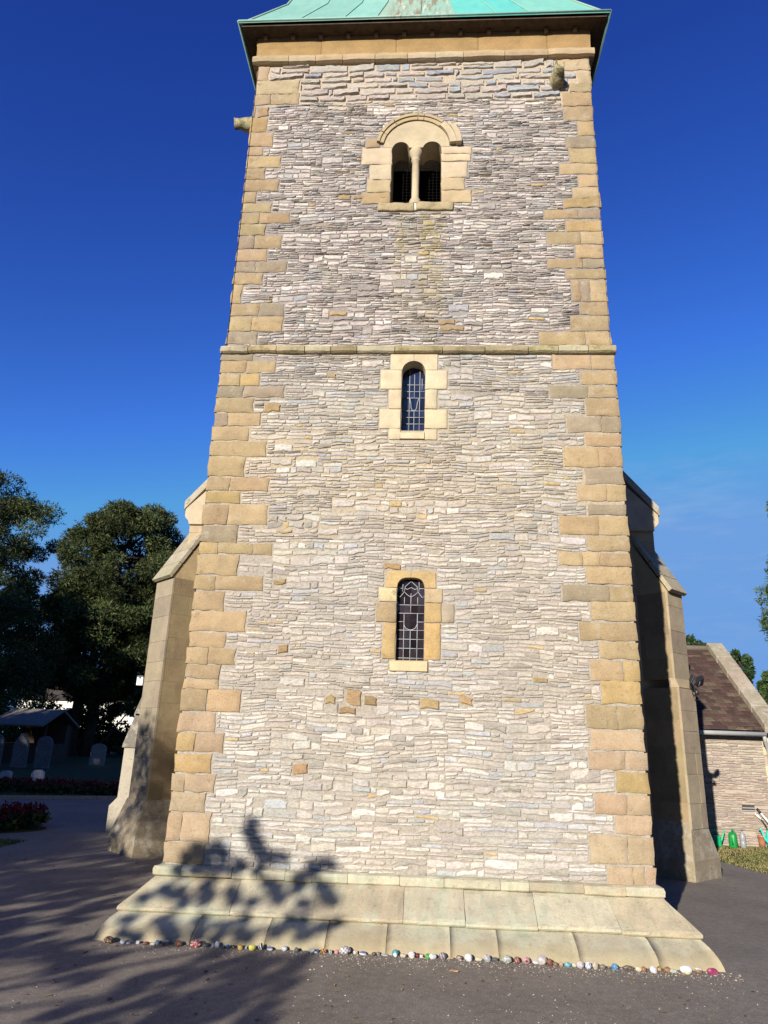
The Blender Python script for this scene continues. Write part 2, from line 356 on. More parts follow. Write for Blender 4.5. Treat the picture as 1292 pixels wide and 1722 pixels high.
def free(u0, u1, za, zb, excl):
    iv = [(u0, u1)]
    for x0, x1, z0, z1 in excl:
        ov = min(zb, z1)-max(za, z0)
        if ov < .28*(zb-za) and ov < .012: continue
        if ov <= .004: continue
        nv = []
        for a, b in iv:
            if x1 <= a or x0 >= b: nv.append((a, b)); continue
            if x0 > a: nv.append((a, x0))
            if x1 < b: nv.append((x1, b))
        iv = nv
    return iv
def rubble(mb, P, u0, u1, v0, v1, excl, rng, colfn, hb=(.09, .20), hs=(.024, .062), ls=(.09, .34), gap=.006, proud=(.005, .020), wav=.026, off=0.0, fine=.05, skip=.03):
    z = v0; segl = (.25, .9)
    while z < v1-.02:
        H = min(rng.uniform(*hb), v1-z)
        if v1-z-H < hs[0]: H = v1-z
        x = u0-rng.uniform(0, .4)
        while x < u1:
            S = rng.uniform(*segl); xa, xb = max(u0, x), min(u1, x+S); x += S
            if xb-xa < .03: continue
            hh = []; t = 0; dens = rng.random()
            while t < H-1e-6:
                q = rng.uniform(*hs) if dens < .82 else rng.uniform(hs[1]*.9, hs[1]*1.7)
                if H-t-q < hs[0]*.75: q = H-t
                hh.append((z+t, z+t+q)); t += q
            for za, zb in hh:
                for a, b in free(xa, xb, za, zb, excl):
                    t = a
                    while t < b-.02:
                        l = min(rng.uniform(*ls)*(.75+.5*min(1, (zb-za)/.05)), b-t)
                        if b-t-l < .05: l = b-t
                        if l > .025 and rng.random() > skip:
                            g = gap*rng.uniform(.4, 1.3)
                            stone(mb, P, t+g*.6, t+l-g*.6, za+g*.5, zb-g*.5, colfn(t, za, zb-za, rng), rng, rng.uniform(*proud), wav=wav, off=off, fine=fine)
                        t += l
        z += H
def block(mb, P, x0, x1, z0, z1, col, rng, proud=.012, back=.30, jit=.008, rough=.004, bev=.012, cell=.045, mi=0, rnd=0.0, sm=True, rside=0):
    """dressed block: slightly uneven gridded face, worn arrises, ragged outline, sides running back into the wall"""
    nx, nz_ = max(2, int((x1-x0)/cell)), max(2, int((z1-z0)/cell))
    s = rng.uniform(0, 90); V = []
    cx, cz, hx, hz = (x0+x1)/2, (z0+z1)/2, (x1-x0)/2, (z1-z0)/2
    xs = [x0, x0+bev]+[x0+bev+(x1-x0-2*bev)*i/nx for i in range(1, nx)]+[x1-bev, x1]
    zs = [z0, z0+bev]+[z0+bev+(z1-z0-2*bev)*i/nz_ for i in range(1, nz_)]+[z1-bev, z1]
    W_, H_ = len(xs), len(zs)
    for j, z in enumerate(zs):
        for i, x in enumerate(xs):
            ex, ez = i in (0, W_-1), j in (0, H_-1)
            xx = x+jit*N(z*9+s, x*3)*(1 if i in (0, 1, W_-2, W_-1) else .3)*1.6
            zz = z+jit*N(x*9+s, z*3, 5)*(1 if j in (0, 1, H_-2, H_-1) else .3)*1.6
            if rnd:
                q = min(hx, hz)*.55*rnd; gx, gz = (abs(x-cx)-(hx-q))/q, (abs(z-cz)-(hz-q))/q
                if gx > 0 and gz > 0 and (rside == 0 or (x-cx)*rside > 0):
                    xx += math.copysign(q*(gx*math.sqrt(1-gz*gz/2)-gx), x-cx); zz += math.copysign(q*(gz*math.sqrt(1-gx*gx/2)-gz), z-cz)
            d = proud+rough*(N(x*14+s, z*14, 2)+.7*N(x*40+s, z*40, 4))
            if ex or ez: d -= bev*(1.0 if (ex and ez) else .75)
            V.append(P(xx, zz, d))
    F = [(j*W_+i, j*W_+i+1, (j+1)*W_+i+1, (j+1)*W_+i) for j in range(H_-1) for i in range(W_-1)]
    o = mb.add(V, F, col, mi, sm)
    rim = [i for i in range(W_)]+[j*W_+W_-1 for j in range(1, H_)]+[(H_-1)*W_+i for i in range(W_-2, -1, -1)]+[j*W_ for j in range(H_-2, 0, -1)]
    uv = [(xs[i % W_], zs[i//W_]) for i in rim]
    k = len(rim); o2 = len(mb.v)
    mb.add([P(u, v, -back) for u, v in uv], [], col)
    for a in range(k):
        b = (a+1) % k; mb.f.append((o2+a, o2+b, o+rim[b], o+rim[a])); mb.m.append(mi); mb.s.append(False)
def course(mb, P, prof, u0, u1, rng, colfn, ln=(.25, .5), gap=.006, jit=.006, sub=.09, mi=0, sm=False):
    """moulded course of blocks: prof = [(d, v)...] section from the lower wall line outwards and up, swept along u"""
    x = u0
    while x < u1-.02:
        L = rng.uniform(*ln)
        if u1-x-L < ln[0]*.6: L = u1-x
        n = max(2, int(L/sub)); c = colfn(rng); s = rng.uniform(0, 99); k = len(prof); V = []
        dz = rng.uniform(-1, 1)*jit*.5; dd = rng.uniform(-1, 1)*jit*.5
        for i in range(n+1):
            t = i/n; u = x+gap/2+(L-gap)*t
            for q, (d, v) in enumerate(prof):
                wob = jit*N(u*7+s, q*1.7)+.5*jit*N(u*23+s, q*3.1)
                worn = .006 if i in (0, n) and 0 < q < k-1 else 0
                V.append(P(u, v+dz+wob*.7, d+(dd+wob-worn if 0 < q < k-1 else -.01)))
        F = [(i*k+q, (i+1)*k+q, (i+1)*k+q+1, i*k+q+1) for i in range(n) for q in range(k-1)]
        F += [tuple(q for q in reversed(range(k))), tuple(n*k+q for q in range(k))]
        mb.add(V, F, c, mi, False); x += L
        if sm:
            for q in range(len(F)-2): mb.s[-3-q] = True

# ------------------------------------------------------------------ church tower
HA, SET, D_T = 2.215, .028, 4.6             # half width of the lower stage, set-back of the upper stage, depth
HU = HA-SET
Z_PL, Z_ST0, Z_ST1, Z_CO0, Z_CO1, Z_EV = .47, 5.775, 5.885, 10.165, 10.30, 10.60
rng = random.Random(11)
tower = empty('church_tower', 'tall square rubble-stone church tower with ochre corner stones under a green copper roof', 'church tower', (0, 0, 0))
def Pf(yp):  return lambda u, v, d: (u, yp-d, v)
def Pl(xp, sgn):                             # side walls: u runs back into depth
    return (lambda u, v, d: (xp-d, D_T-u, v)) if sgn < 0 else (lambda u, v, d: (xp+d, u, v))
PL0, PL1 = Pf(0.0), Pf(SET)

OCH = (.335, .252, .150)
QL=[(10.167, 10.303, [-1.73]), (9.923, 10.177, [-2.025]), (9.678, 9.911, [-1.602]), (9.502, 9.678, [-1.588, -1.958]), (9.298, 9.503, [-2.149]), (9.047, 9.286, [-1.975]), (8.811, 9.038, [-1.885]), (8.669, 8.807, [-1.997]), (8.471, 8.657, [-1.752]), (8.291, 8.461, [-1.943]), (8.1, 8.281, [-1.746]), (7.925, 8.098, [-2.02]), (7.786, 7.922, [-1.812]), (7.615, 7.77, [-1.576, -1.95]), (7.44, 7.606, [-1.863]), (7.247, 7.431, [-1.649, -1.98]), (7.068, 7.236, [-1.809]), (6.906, 7.059, [-1.556, -1.932]), (6.738, 6.896, [-1.835]), (6.478, 6.734, [-2.065]), (6.305, 6.47, [-1.543, -1.841]), (6.1, 6.293, [-1.544, -1.91]), (5.923, 6.095, [-1.829]), (5.694, 5.781, [-1.844]), (5.54, 5.694, [-1.578, -1.906]), (5.374, 5.527, [-1.746, -1.968]), (5.231, 5.369, [-1.454, -1.915]), (5.045, 5.223, [-1.79]), (4.881, 5.039, [-1.693, -2.056]), (4.706, 4.874, [-1.807]), (4.519, 4.696, [-1.598]), (4.286, 4.511, [-1.819]), (4.118, 4.273, [-1.537, -1.958]), (3.978, 4.109, [-1.828]), (3.74, 3.965, [-1.524, -1.943]), (3.545, 3.725, [-1.824]), (3.422, 3.546, [-1.442, -1.646, -2.013]), (3.195, 3.41, [-1.782]), (3.039, 3.19, [-1.507, -1.999]), (2.827, 3.025, [-1.895]), (2.617, 2.822, [-1.646]), (2.454, 2.603, [-1.834]), (2.291, 2.452, [-1.721, -1.998]), (2.155, 2.289, [-1.862]), (2.05, 2.148, [-1.861]), (1.841, 2.051, [-1.624, -1.958]), (1.649, 1.828, [-1.853]), (1.465, 1.64, [-1.757, -2.033]), (1.277, 1.45, [-1.848]), (1.108, 1.267, [-1.806, -2.091]), (0.938, 1.1, [-1.879]), (0.683, 0.929, [-1.804, -2.077]), (0.501, 0.676, [-1.837])]
QR=[(10.206, 10.328, [1.906]), (9.97, 10.211, [1.753]), (9.739, 9.953, [2.028]), (9.602, 9.743, [1.913]), (9.373, 9.597, [1.81]), (9.129, 9.365, [1.822]), (8.894, 9.118, [1.984]), (8.698, 8.882, [1.83]), (8.466, 8.69, [1.86]), (8.296, 8.461, [1.731]), (8.102, 8.285, [1.948]), (7.929, 8.096, [1.871]), (7.788, 7.933, [1.758]), (7.635, 7.771, [1.519, 1.916]), (7.449, 7.604, [1.765]), (7.266, 7.445, [1.539, 1.931]), (7.066, 7.256, [1.856]), (6.933, 7.062, [1.535, 1.933]), (6.784, 6.912, [1.733]), (6.481, 6.77, [1.791, 1.892, 1.998]), (6.301, 6.474, [1.874]), (6.089, 6.29, [1.765]), (5.909, 6.083, [1.402, 1.91]), (5.587, 5.769, [1.532, 1.949]), (5.403, 5.576, [1.823]), (5.237, 5.384, [1.48, 1.897]), (5.025, 5.233, [1.861]), (4.829, 5.018, [1.649, 2.018]), (4.668, 4.814, [1.834]), (4.428, 4.655, [1.601, 1.964]), (4.24, 4.425, [1.806]), (4.052, 4.229, [1.726, 2.019]), (3.904, 4.017, [1.811]), (3.688, 3.889, [1.519, 1.922]), (3.518, 3.676, [1.791]), (3.361, 3.507, [1.493, 1.736, 1.906]), (3.175, 3.356, [1.767]), (3.002, 3.165, [1.513, 1.98]), (2.808, 3.003, [1.792]), (2.618, 2.795, [1.666]), (2.443, 2.612, [1.85]), (2.235, 2.431, [1.749, 2.068]), (2.026, 2.239, [1.844]), (1.796, 2.01, [1.685, 1.974]), (1.603, 1.786, [1.713]), (1.433, 1.591, [1.686, 2.02]), (1.238, 1.425, [1.923]), (1.053, 1.226, [1.721, 2.01]), (0.889, 1.054, [1.892]), (0.647, 0.88, [1.654, 1.988]), (0.454, 0.633, [1.799, 2.02, 2.128])]
OPEN = [(-.345, .284, 7.88, 8.865), (-.137, .120, 4.84, 5.70), (-.13, .147, 2.37, 3.215)]
EXCL = []
for z0, z1, xs in QL: EXCL.append((-9, xs[0]+.012, z0-.006, z1+.006))
for z0, z1, xs in QR: EXCL.append((xs[0]-.012, 9, z0-.006, z1+.006))

# core walls (what shows of them is the mortar), with real openings
core = MB()
def core_front(yp, u0, u1, v0, v1, holes):
    xs = sorted({u0, u1, *[h[0] for h in holes], *[h[1] for h in holes]}); zs = sorted({v0, v1, *[h[2] for h in holes], *[h[3] for h in holes]})
    for a, b in zip(xs, xs[1:]):
        for c, d in zip(zs, zs[1:]):
            mx, mz = (a+b)/2, (c+d)/2
            if any(h[0] < mx < h[1] and h[2] < mz < h[3] for h in holes): continue
            core.add([(a, yp, c), (b, yp, c), (b, yp, d), (a, yp, d)], [(0, 1, 2, 3)])
            core.add([(a, yp+.5, c), (b, yp+.5, c), (b, yp+.5, d), (a, yp+.5, d)], [(3, 2, 1, 0)], mi=1)
    for h in holes:
        a, b, c, d = h; V = [(a,yp,c),(b,yp,c),(b,yp,d),(a,yp,d),(a,yp+.5,c),(b,yp+.5,c),(b,yp+.5,d),(a,yp+.5,d)]
        core.add(V, [(0,4,5,1),(1,5,6,2),(2,6,7,3),(3,7,4,0)])
core_front(.004, -HA+.02, HA-.02, .1, 5.80, [OPEN[1], OPEN[2]])
core_front(SET+.004, -HU+.02, HU-.02, 5.80, 10.6, [OPEN[0]])
for sg in (-1, 1):
    for z0, z1, h in ((.1, 5.8, HA-.012), (5.8, 10.6, HU-.012)):
        for hh, mi in ((h, 0), (h-.5, 1)):
            ys = .01 if mi == 0 else .45; V = [(sg*hh, ys, z0), (sg*hh, D_T, z0), (sg*hh, D_T, z1), (sg*hh, ys, z1)]
            core.add(V, [(0, 1, 2, 3)] if sg > 0 else [(3, 2, 1, 0)], mi=mi)
core.add([(-HA, D_T, .1), (HA, D_T, .1), (HA, D_T, 10.6), (-HA, D_T, 10.6)], [(3, 2, 1, 0)])
core.box(-HA+.1, .2, 5.70, HA-.1, D_T-.1, 5.75, mi=1); core.box(-HA+.1, .2, 10.5, HA-.1, D_T-.1, 10.55, mi=1)
core.box(-HA+.1, .55, 7.0, HA-.1, D_T-.1, 7.05, mi=1)

# rubble facing
def col_low(x, z, h, r):
    q = r.random(); warm = N(x*.7, z*.6, 1); pt = 1+.16*N(x*1.6, z*2.2, 5)
    if q < .009: c = (0.416, 0.326, 0.184)
    elif q < .11: c = (.355, .355, .362)
    elif q < .34: c = (0.467, 0.439, 0.406)
    elif q < .46: c = (0.297, 0.271, 0.244)
    else: c = (0.401, 0.366, 0.327)
    c = tuple(a*pt*(1+.07*warm*k) for a, k in zip(c, (1, 0, -1)))
    if z < 2: c = tuple(a*1.06 for a in c)
    return vary(c, .10, r)
def col_up(x, z, h, r):
    q = r.random(); pt = 1+.16*N(x*1.6, z*2.2, 5)
    if q < .008: c = (0.433, 0.328, 0.180)
    elif q < .11: c = (.335, .335, .345)
    elif q < .36: c = (0.503, 0.464, 0.437)
    elif q < .50: c = (0.292, 0.262, 0.247)
    else: c = (0.438, 0.393, 0.365)
    return vary(tuple(a*pt for a in c), .12, r)
def col_top(x, z, h, r):
    q = r.random()
    return vary((0.297, 0.302, 0.322) if q < .35 else (0.370, 0.331, 0.297), .13, r)
ex = list(EXCL)
# dressings the rubble must leave clear
DRESS = [(-.722,-.33,8.489,8.752),(-.617,-.33,8.252,8.489),(-.638,-.33,8.058,8.252),(-.696,-.33,7.885,8.058),(-.49,.43,7.77,7.89),(.27,.658,8.518,8.752),(.27,.605,8.267,8.518),(.27,.57,8.078,8.267),(.27,.652,7.90,8.078),
         (-.34,.29,7.88,8.80),(-.68,-.40,8.752,8.92),(-.53,.53,8.75,8.90),(-.47,.50,8.90,9.07),(-.36,.42,9.07,9.17),(-.24,.20,9.17,9.265),
         (-.272,.258,5.57,5.80),(-.38,.366,5.338,5.57),(-.282,.257,5.095,5.338),(-.376,.368,4.858,5.095),(-.269,.260,4.725,4.858),
         (-.26,.265,3.10,3.285),(-.316,.328,2.953,3.10),(-.338,.448,2.748,2.953),(-.266,.312,2.385,2.748),(-.187,.187,2.272,2.388)]
ex += [(a-.008, b+.008, c-.005, d+.005) for a, b, c, d in DRESS]
# ochre odd stones set in the rubble (x0, x1, z0, z1)
ODD = [(-1.07,-.93,1.30,1.40),(-.60,-.45,1.93,2.09),(-.80,-.70,1.95,2.04),(-.42,-.30,1.95,2.05),(.12,.30,1.93,2.03),(-.27,-.10,3.29,3.36),(-.98,-.88,5.48,5.54),(-.80,-.66,7.96,8.03),(-.98,-.83,7.96,8.03),(-.57,-.40,7.95,8.0),
       (.27,.45,6.18,6.25),(.30,.55,6.10,6.16),(-1.0,-.8,6.3,6.36),(-2.12,-1.97,9.30,9.46),(-1.66,-1.48,5.05,5.17),(-.66,-.5,1.86,1.93),(.5,.62,1.98,2.06),(1.2,1.34,2.2,2.26),(-1.3,-1.2,2.42,2.5),(-.45,-.33,9.43,9.47),(-.95,-.83,8.98,9.02),(-1.4,-1.27,3.1,3.16)]
ex += [(a-.006, b+.006, c-.004, d+.004) for a, b, c, d in ODD]
BIG = []
while len(BIG) < 60:
    x, z, w_, h_ = rng.uniform(-1.9, 1.9), rng.uniform(.6, 9.4), rng.uniform(.09, .26), rng.uniform(.05, .095)
    r_ = (x-w_/2, x+w_/2, z, z+h_)
    if 5.66 < z < 5.92 or any(r_[0] < e[1]+.03 and r_[1] > e[0]-.03 and r_[2] < e[3]+.03 and r_[3] > e[2]-.03 for e in ex): continue
    BIG.append(r_); ex.append((r_[0]-.005, r_[1]+.005, r_[2]-.004, r_[3]+.004))
face = MB()
rubble(face, PL0, -HA+.02, HA-.02, Z_PL+.02, 1.15, ex, rng, col_low, hb=(.08, .17), hs=(.024, .070), ls=(.07, .26), gap=.006, proud=(.002, .008), wav=.012)
rubble(face, PL0, -HA+.02, HA-.02, 1.15, 3.6, ex, rng, col_low, hs=(.020, .056), ls=(.05, .22), gap=.006, proud=(.002, .009))
rubble(face, PL0, -HA+.02, HA-.02, 3.6, Z_ST0, ex, rng, col_low, hs=(.018, .050), ls=(.05, .22), gap=.006, proud=(.002, .011))
rubble(face, PL1, -HU+.02, HU-.02, Z_ST1, 9.52, ex, rng, col_up, hs=(.017, .046), ls=(.05, .20), gap=.006, proud=(.003, .013), wav=.022)
rubble(face, PL1, -HU+.02, HU-.02, 9.52, Z_CO0, ex, rng, col_top, hb=(.085, .115), hs=(.07, .12), ls=(.18, .42), gap=.022, proud=(.008, .026), wav=.008)
for a, b, c, d in ODD: stone(face, PL0 if c < 5.8 else PL1, a, b, c, d, vary((.30,.215,.115), .18, rng), rng, .010, jit=.16, wav=0, fine=.04)
for a, b, c, d in BIG: stone(face, PL0 if c < 5.8 else PL1, a, b, c, d, (col_low if c < 5.8 else col_up)(a, c, d-c, rng), rng, .009, jit=.17, wav=.016, fine=.03)
n_front = len(face.f)
for sg in (-1, 1):                           # the two flanks, coarser
    P0, P1 = Pl(sg*HA, sg), Pl(sg*HU, sg)
    se = [((D_T-.35 if sg < 0 else -1), (D_T+1 if sg < 0 else .35), 0, 11)]
    rubble(face, P0, .02, D_T-.02, Z_PL, Z_ST0, se, rng, col_low, hs=(.05, .11), ls=(.2, .55), hb=(.15, .3), gap=.010, fine=.1)
    rubble(face, P1, .02, D_T-.02, Z_ST1, Z_CO0, se, rng, col_up, hs=(.05, .11), ls=(.2, .55), hb=(.15, .3), gap=.010, fine=.1)
core.build('wall_core', [M['mortar'], M['void']], tower)
face.build('rubble_wall', M['rubble'], tower)

# corner stones
for sg, Q in ((-1, QL), (1, QR)):
    qb = MB()
    for z0, z1, xs in Q:
        zc = (z0+z1)/2; lo = zc < 5.8; P = PL0 if lo else PL1; e = (HA if lo else HU)
        edge = sg*(e+rng.uniform(-.004, .010))
        cuts = [edge]+sorted(xs, key=lambda x: -abs(x))
        for a, b in zip(cuts, cuts[1:]):
            x0, x1 = sorted((a, b)); g = .003
            if zc > 9.5: c = (0.353, 0.275, 0.173)
            elif rng.random() < .14: c = (0.353, 0.255, 0.127)
            elif zc < 1.75: c = (0.345, 0.262, 0.176)
            elif rng.random() < .18: c = (0.271, 0.221, 0.160)
            else: c = OCH
            inner = abs(b) < abs(edge)-.03
            block(qb, P, x0+(g if b < a or sg < 0 else g), x1-g, z0+g*.8, z1-g*.8, vary(c, .12, rng), rng, proud=rng.uniform(.003, .006), back=.34 if a == edge else .03,
                  jit=.0105, rough=.0075, bev=.0045, rnd=rng.choice((.1, .2, .5, .8)) if b == cuts[-1] else .12, rside=-sg if b == cuts[-1] else 0)
    # L-shaped returns of the corner stones, rear corners
    qb.build('corner_stones', M['quoin'], tower)

# string course between the stages
def col_string(r): return vary((0.323, 0.268, 0.162) if r.random() < .6 else (0.365, 0.323, 0.230), .16, r)
sb = MB(); sp = [(-.02, 5.775), (.030, 5.785), (.052, 5.800), (.058, 5.845), (.045, 5.868), (-.03, 5.890)]
course(sb, PL0, sp, -HA-.008, HA+.008, rng, col_string, (.28, .55), .008, .009)
for sg in (-1, 1): course(sb, Pl(sg*(HA-.03), sg), sp, .0, D_T, rng, col_string, (.35, .6), .008, .009)
sb.build('string_course', M['string'], tower)

# plinth: moulded course, sloping course, flared foot
def col_pl(r): return vary((.43, .395, .295) if r.random() < .75 else (.385, .335, .24), .08, r)
pb = MB()
def wide(d): return max(0, min(d, .34))*.70+max(0, d-.34)*.22
def plinth(prof, ln, cf, sm=False):
    # front runs between mitred ends; flanks follow
    def Pm(u, v, d):                         # widen the run with the projection so that the corners meet
        t = max(-1, min(1, u/HA)); return (u+wide(d)*math.copysign(abs(t)**7, t), -d, v)
    course(pb, Pm, prof, -HA-.012, HA+.012, rng, cf, ln, .0035, .010, sub=.045, sm=sm)
    for sg in (-1, 1):
        def Ps(u, v, d, sg=sg): return (sg*(HA+.012+wide(d))-.004*sg, (D_T-u if sg < 0 else u)-max(0, d)*max(0, 1-(D_T-u if sg < 0 else u)/1.5), v)
        course(pb, Ps, prof, 0.0, D_T, rng, cf, (.5, .9), .006, .004, sub=.12)
plinth([(-.02, .395), (.055, .400), (.068, .412), (.070, .452), (.055, .475), (.02, .486), (-.03, .492)], (.22, .5), col_pl)
plinth([(.03, .155), (.30, .160), (.330, .166), (.340, .178), (.338, .198), (.318, .214), (.20, .290), (.08, .375), (.04, .400), (-.03, .402)], (.45, .85), col_pl)
plinth([(.03, -.03), (.60, -.03), (.596, .006), (.584, .028), (.560, .052), (.520, .078), (.470, .101), (.415, .122), (.360, .140), (.325, .152), (.30, .166), (.03, .170)], (.35, .62), col_pl, True)
pb.build('plinth', M['plinth'], tower)

# cornice band and coved frieze
def col_co(r): return vary((0.357, 0.272, 0.170) if r.random() < .7 else (0.399, 0.323, 0.221), .10, r)
cb = MB(); cp = [(-.03, 10.165), (.035, 10.168), (.066, 10.182), (.075, 10.225), (.070, 10.275), (.05, 10.292), (.02, 10.300), (-.03, 10.302)]
fp = [(-.03, 10.30), (.018, 10.301), (.020, 10.36), (.026, 10.44), (.040, 10.51), (.055, 10.56), (.06, 10.60), (-.03, 10.605)]
course(cb, PL1, cp, -HU-.065, HU+.065, rng, col_co, (.30, .56), .006, .006)
course(cb, PL1, fp, -HU-.03, HU+.03, rng, lambda r: vary((.33,.215,.10), .07, r), (.75, 1.1), .005, .004)
for sg in (-1, 1):
    course(cb, Pl(sg*HU, sg), cp, .03, D_T, rng, col_co, (.4, .6), .006, .004); course(cb, Pl(sg*HU, sg), fp, .03, D_T, rng, lambda r: vary((.33,.215,.10), .07, r), (.75, 1.1), .005, .004)
cb.build('cornice', M['cornice'], tower)

# eaves and copper roof
EX, EY = 2.42, -.235                         # eave corner
so_ = MB(); so_.box(-EX+.03, EY+.03, 10.600, EX-.03, D_T+.2, 10.625)
so_.build('eaves_soffit', M['soffit'], tower)
for x in [-1.72+.373*i for i in range(-1, 11)]:
    rb = MB(); rb.prism([(0, 0), (.05, .0), (.066, .02), (.066, .045), (0, .045)], lambda u, v, d, x=x: (x+d, SET-.05-u, 10.555+v), -.026, .026)
    rb.build('rafter_end', M['rafter'], tower, bevel=.004)
rf = MB(); CY = D_T/2-.02; ey = CY-EY
def roof_ring(s, z): return [(-EX*s, CY-ey*s, z), (EX*s, CY-ey*s, z), (EX*s, CY+ey*s, z), (-EX*s, CY+ey*s, z)]
levels = [(1.0, 10.627), (1.004, 10.640), (1.004, 10.668), (.985, 10.675), (.80, 11.62), (.735, 12.2), (.60, 13.75), (0.02, 19.5)]
PAN = [-2.42, -1.70, -1.08, -.62, -.02, .46, 1.02, 1.48, 2.42]
rr = random.Random(4)
pcol = [vary((.17,.42,.35) if (i > 4) else (.20,.39,.33), .08, rr) for i in range(9)]; pcol[5] = (.11,.43,.37); pcol[6] = (.10,.42,.37); pcol[3] = (.26,.37,.29); pcol[4] = (.24,.38,.30)
for (s0, z0), (s1, z1) in zip(levels, levels[1:]):
    A, B = roof_ring(s0, z0), roof_ring(s1, z1)
    for i in range(4):
        a0, a1, b0, b1 = Vector(A[i]), Vector(A[(i+1) % 4]), Vector(B[i]), Vector(B[(i+1) % 4])
        for q in range(8):
            t0, t1 = [(PAN[q+k]/EX+1)/2 for k in (0, 1)]
            rf.add([a0.lerp(a1, t0), a0.lerp(a1, t1), b0.lerp(b1, t1), b0.lerp(b1, t0)], [(0, 1, 2, 3)], pcol[q] if i == 0 else pcol[(q+i) % 8])
for q in range(1, 8):                        # folded seams
    t = (PAN[q]/EX+1)/2; pts = []
    for s_, z_ in levels[3:7]:
        A = roof_ring(s_, z_); pts.append(Vector(A[0]).lerp(Vector(A[1]), t)+Vector((0, -.004, .002)))
    rf.tube(pts, .009, 5, vary((.22,.42,.35), .1, rr))
for i in range(4):                           # hip rolls
    rf.tube([Vector(roof_ring(s_, z_)[i])+Vector((0, 0, .006)) for s_, z_ in levels[3:]], .016, 6, (.25,.37,.29))
for i in range(4):                           # rolled drip along the eaves
    A = roof_ring(1.004, 10.652); rf.tube([A[i], A[(i+1) % 4]], .016, 6, (.24,.40,.36))
rf.build('copper_roof', M['copper'], tower)

# ------------------------------------------------------------------ belfry window
def arc(cx, cz, r, a0, a1, n, rz=None): return [(cx+r*math.cos(R(a0+(a1-a0)*i/n)), cz+(rz or r)*math.sin(R(a0+(a1-a0)*i/n))) for i in range(n+1)]
CRM, CRM2 = (0.440, 0.365, 0.251), (0.378, 0.299, 0.185)
bw = MB()
for a, b, c, d, cc in [(-.721,-.337,8.489,8.752,CRM),(-.615,-.340,8.252,8.489,CRM),(-.636,-.342,8.058,8.252,CRM2),(-.694,-.344,7.885,8.058,OCH),
                       (.277,.656,8.64,8.752,CRM),(.277,.646,8.523,8.64,CRM),(.278,.603,8.267,8.518,CRM),(.279,.568,8.078,8.267,CRM2),(.280,.651,7.89,8.078,CRM2),(-.677,-.50,8.756,8.90,OCH)]:
    block(bw, PL1, a+.003, b-.003, c+.003, d-.003, vary(cc, .08, rng), rng, proud=.010, back=.32, jit=.009, rough=.005, rnd=.25, bev=.007)
TX, TZ, TR = -.035, 8.752, .415
lx = [(-.338, -.125, 8.712), (.045, .277, 8.712)]      # left and right light: x0, x1, springing
poly = [(TX-TR, TZ), (lx[0][0], TZ)]
for x0, x1, zs in lx:
    r_ = (x1-x0)/2; a_ = arc((x0+x1)/2, TZ-.03, r_, 180, 0, 14, .115)
    poly += [(x, max(z, TZ)) if i in (0, len(a_)-1) else (x, z) for i, (x, z) in enumerate(a_)]
poly += [(TX+TR, TZ)]+arc(TX, TZ+.005, TR, 0, 180, 24)
dd = []
for q in poly:
    if not dd or (abs(q[0]-dd[-1][0])+abs(q[1]-dd[-1][1])) > .002: dd.append(q)
bw.prism(dd, fn_front(SET-.010), 0, .30, vary(CRM, .03, rng))
wb = bw.build('belfry_window', M['dressed'], tower, bevel=.006)
hm = MB()
def hood(a0, a1, r0, r1, dp, c, rag=0):
    P_ = arc(TX, TZ+.005, r0, a0, a1, 10); Q_ = arc(TX, TZ+.005, r1, a1, a0, 10)
    hm.prism([q for q in (P_+Q_)], fn_front(SET-dp), 0, dp+.02, vary(c, .07, rng))
for a0, a1 in ((48, 78), (79, 88), (89, 126), (127, 153), (154, 172)):
    hood(a0, a1, .418, .470, .030, CRM2); hood(a0+.3, a1-.3, .470, .508, .046, CRM2)
hood(4, 46, .418, .50, .055, CRM); hood(2, 33, .50, .565, .075, CRM); hood(33.5, 41, .50, .54, .065, CRM)
hm.build('hood_mould', M['dressed'], wb, bevel=.012)
sl = MB()
block(sl, PL1, -.484, -.052, 7.768, 7.886, vary(CRM2, .05, rng), rng, proud=.026, back=.30, jit=.01, rough=.006)
block(sl, PL1, -.012, .425, 7.776, 7.892, vary(CRM2, .05, rng), rng, proud=.026, back=.30, jit=.01, rough=.006)
block(sl, PL1, -.046, -.018, 7.772, 7.885, (.62,.58,.5), rng, proud=.016, back=.28, jit=.002, rough=.002, bev=.004)
sl.build('sill', M['string'], wb)
cs = MB()
cs.lathe((-.040, .09, 7.886), [(.085, 0), (.087, .03), (.070, .05), (.075, .07), (.062, .10), (.047, .12), (.045, .30), (.047, .5), (.045, .68), (.056, .695), (.058, .71), (.050, .725), (.062, .76), (.082, .80), (.086, .86)], 18, CRM)
cs.box(-.125, SET-.012, 8.742, .045, .30, 8.775, CRM)
cs.build('colonnette', M['dressed'], wb, bevel=.004)
nb = MB()
for i in range(14): nb.box(-.35+.048*i, .332, 7.88, -.3492+.048*i, .3345, 8.9)
for i in range(20): nb.box(-.35, .3355, 7.90+.048*i, .29, .3365, 7.9008+.048*i)
nb.build('bird_netting', M['wire'], wb)

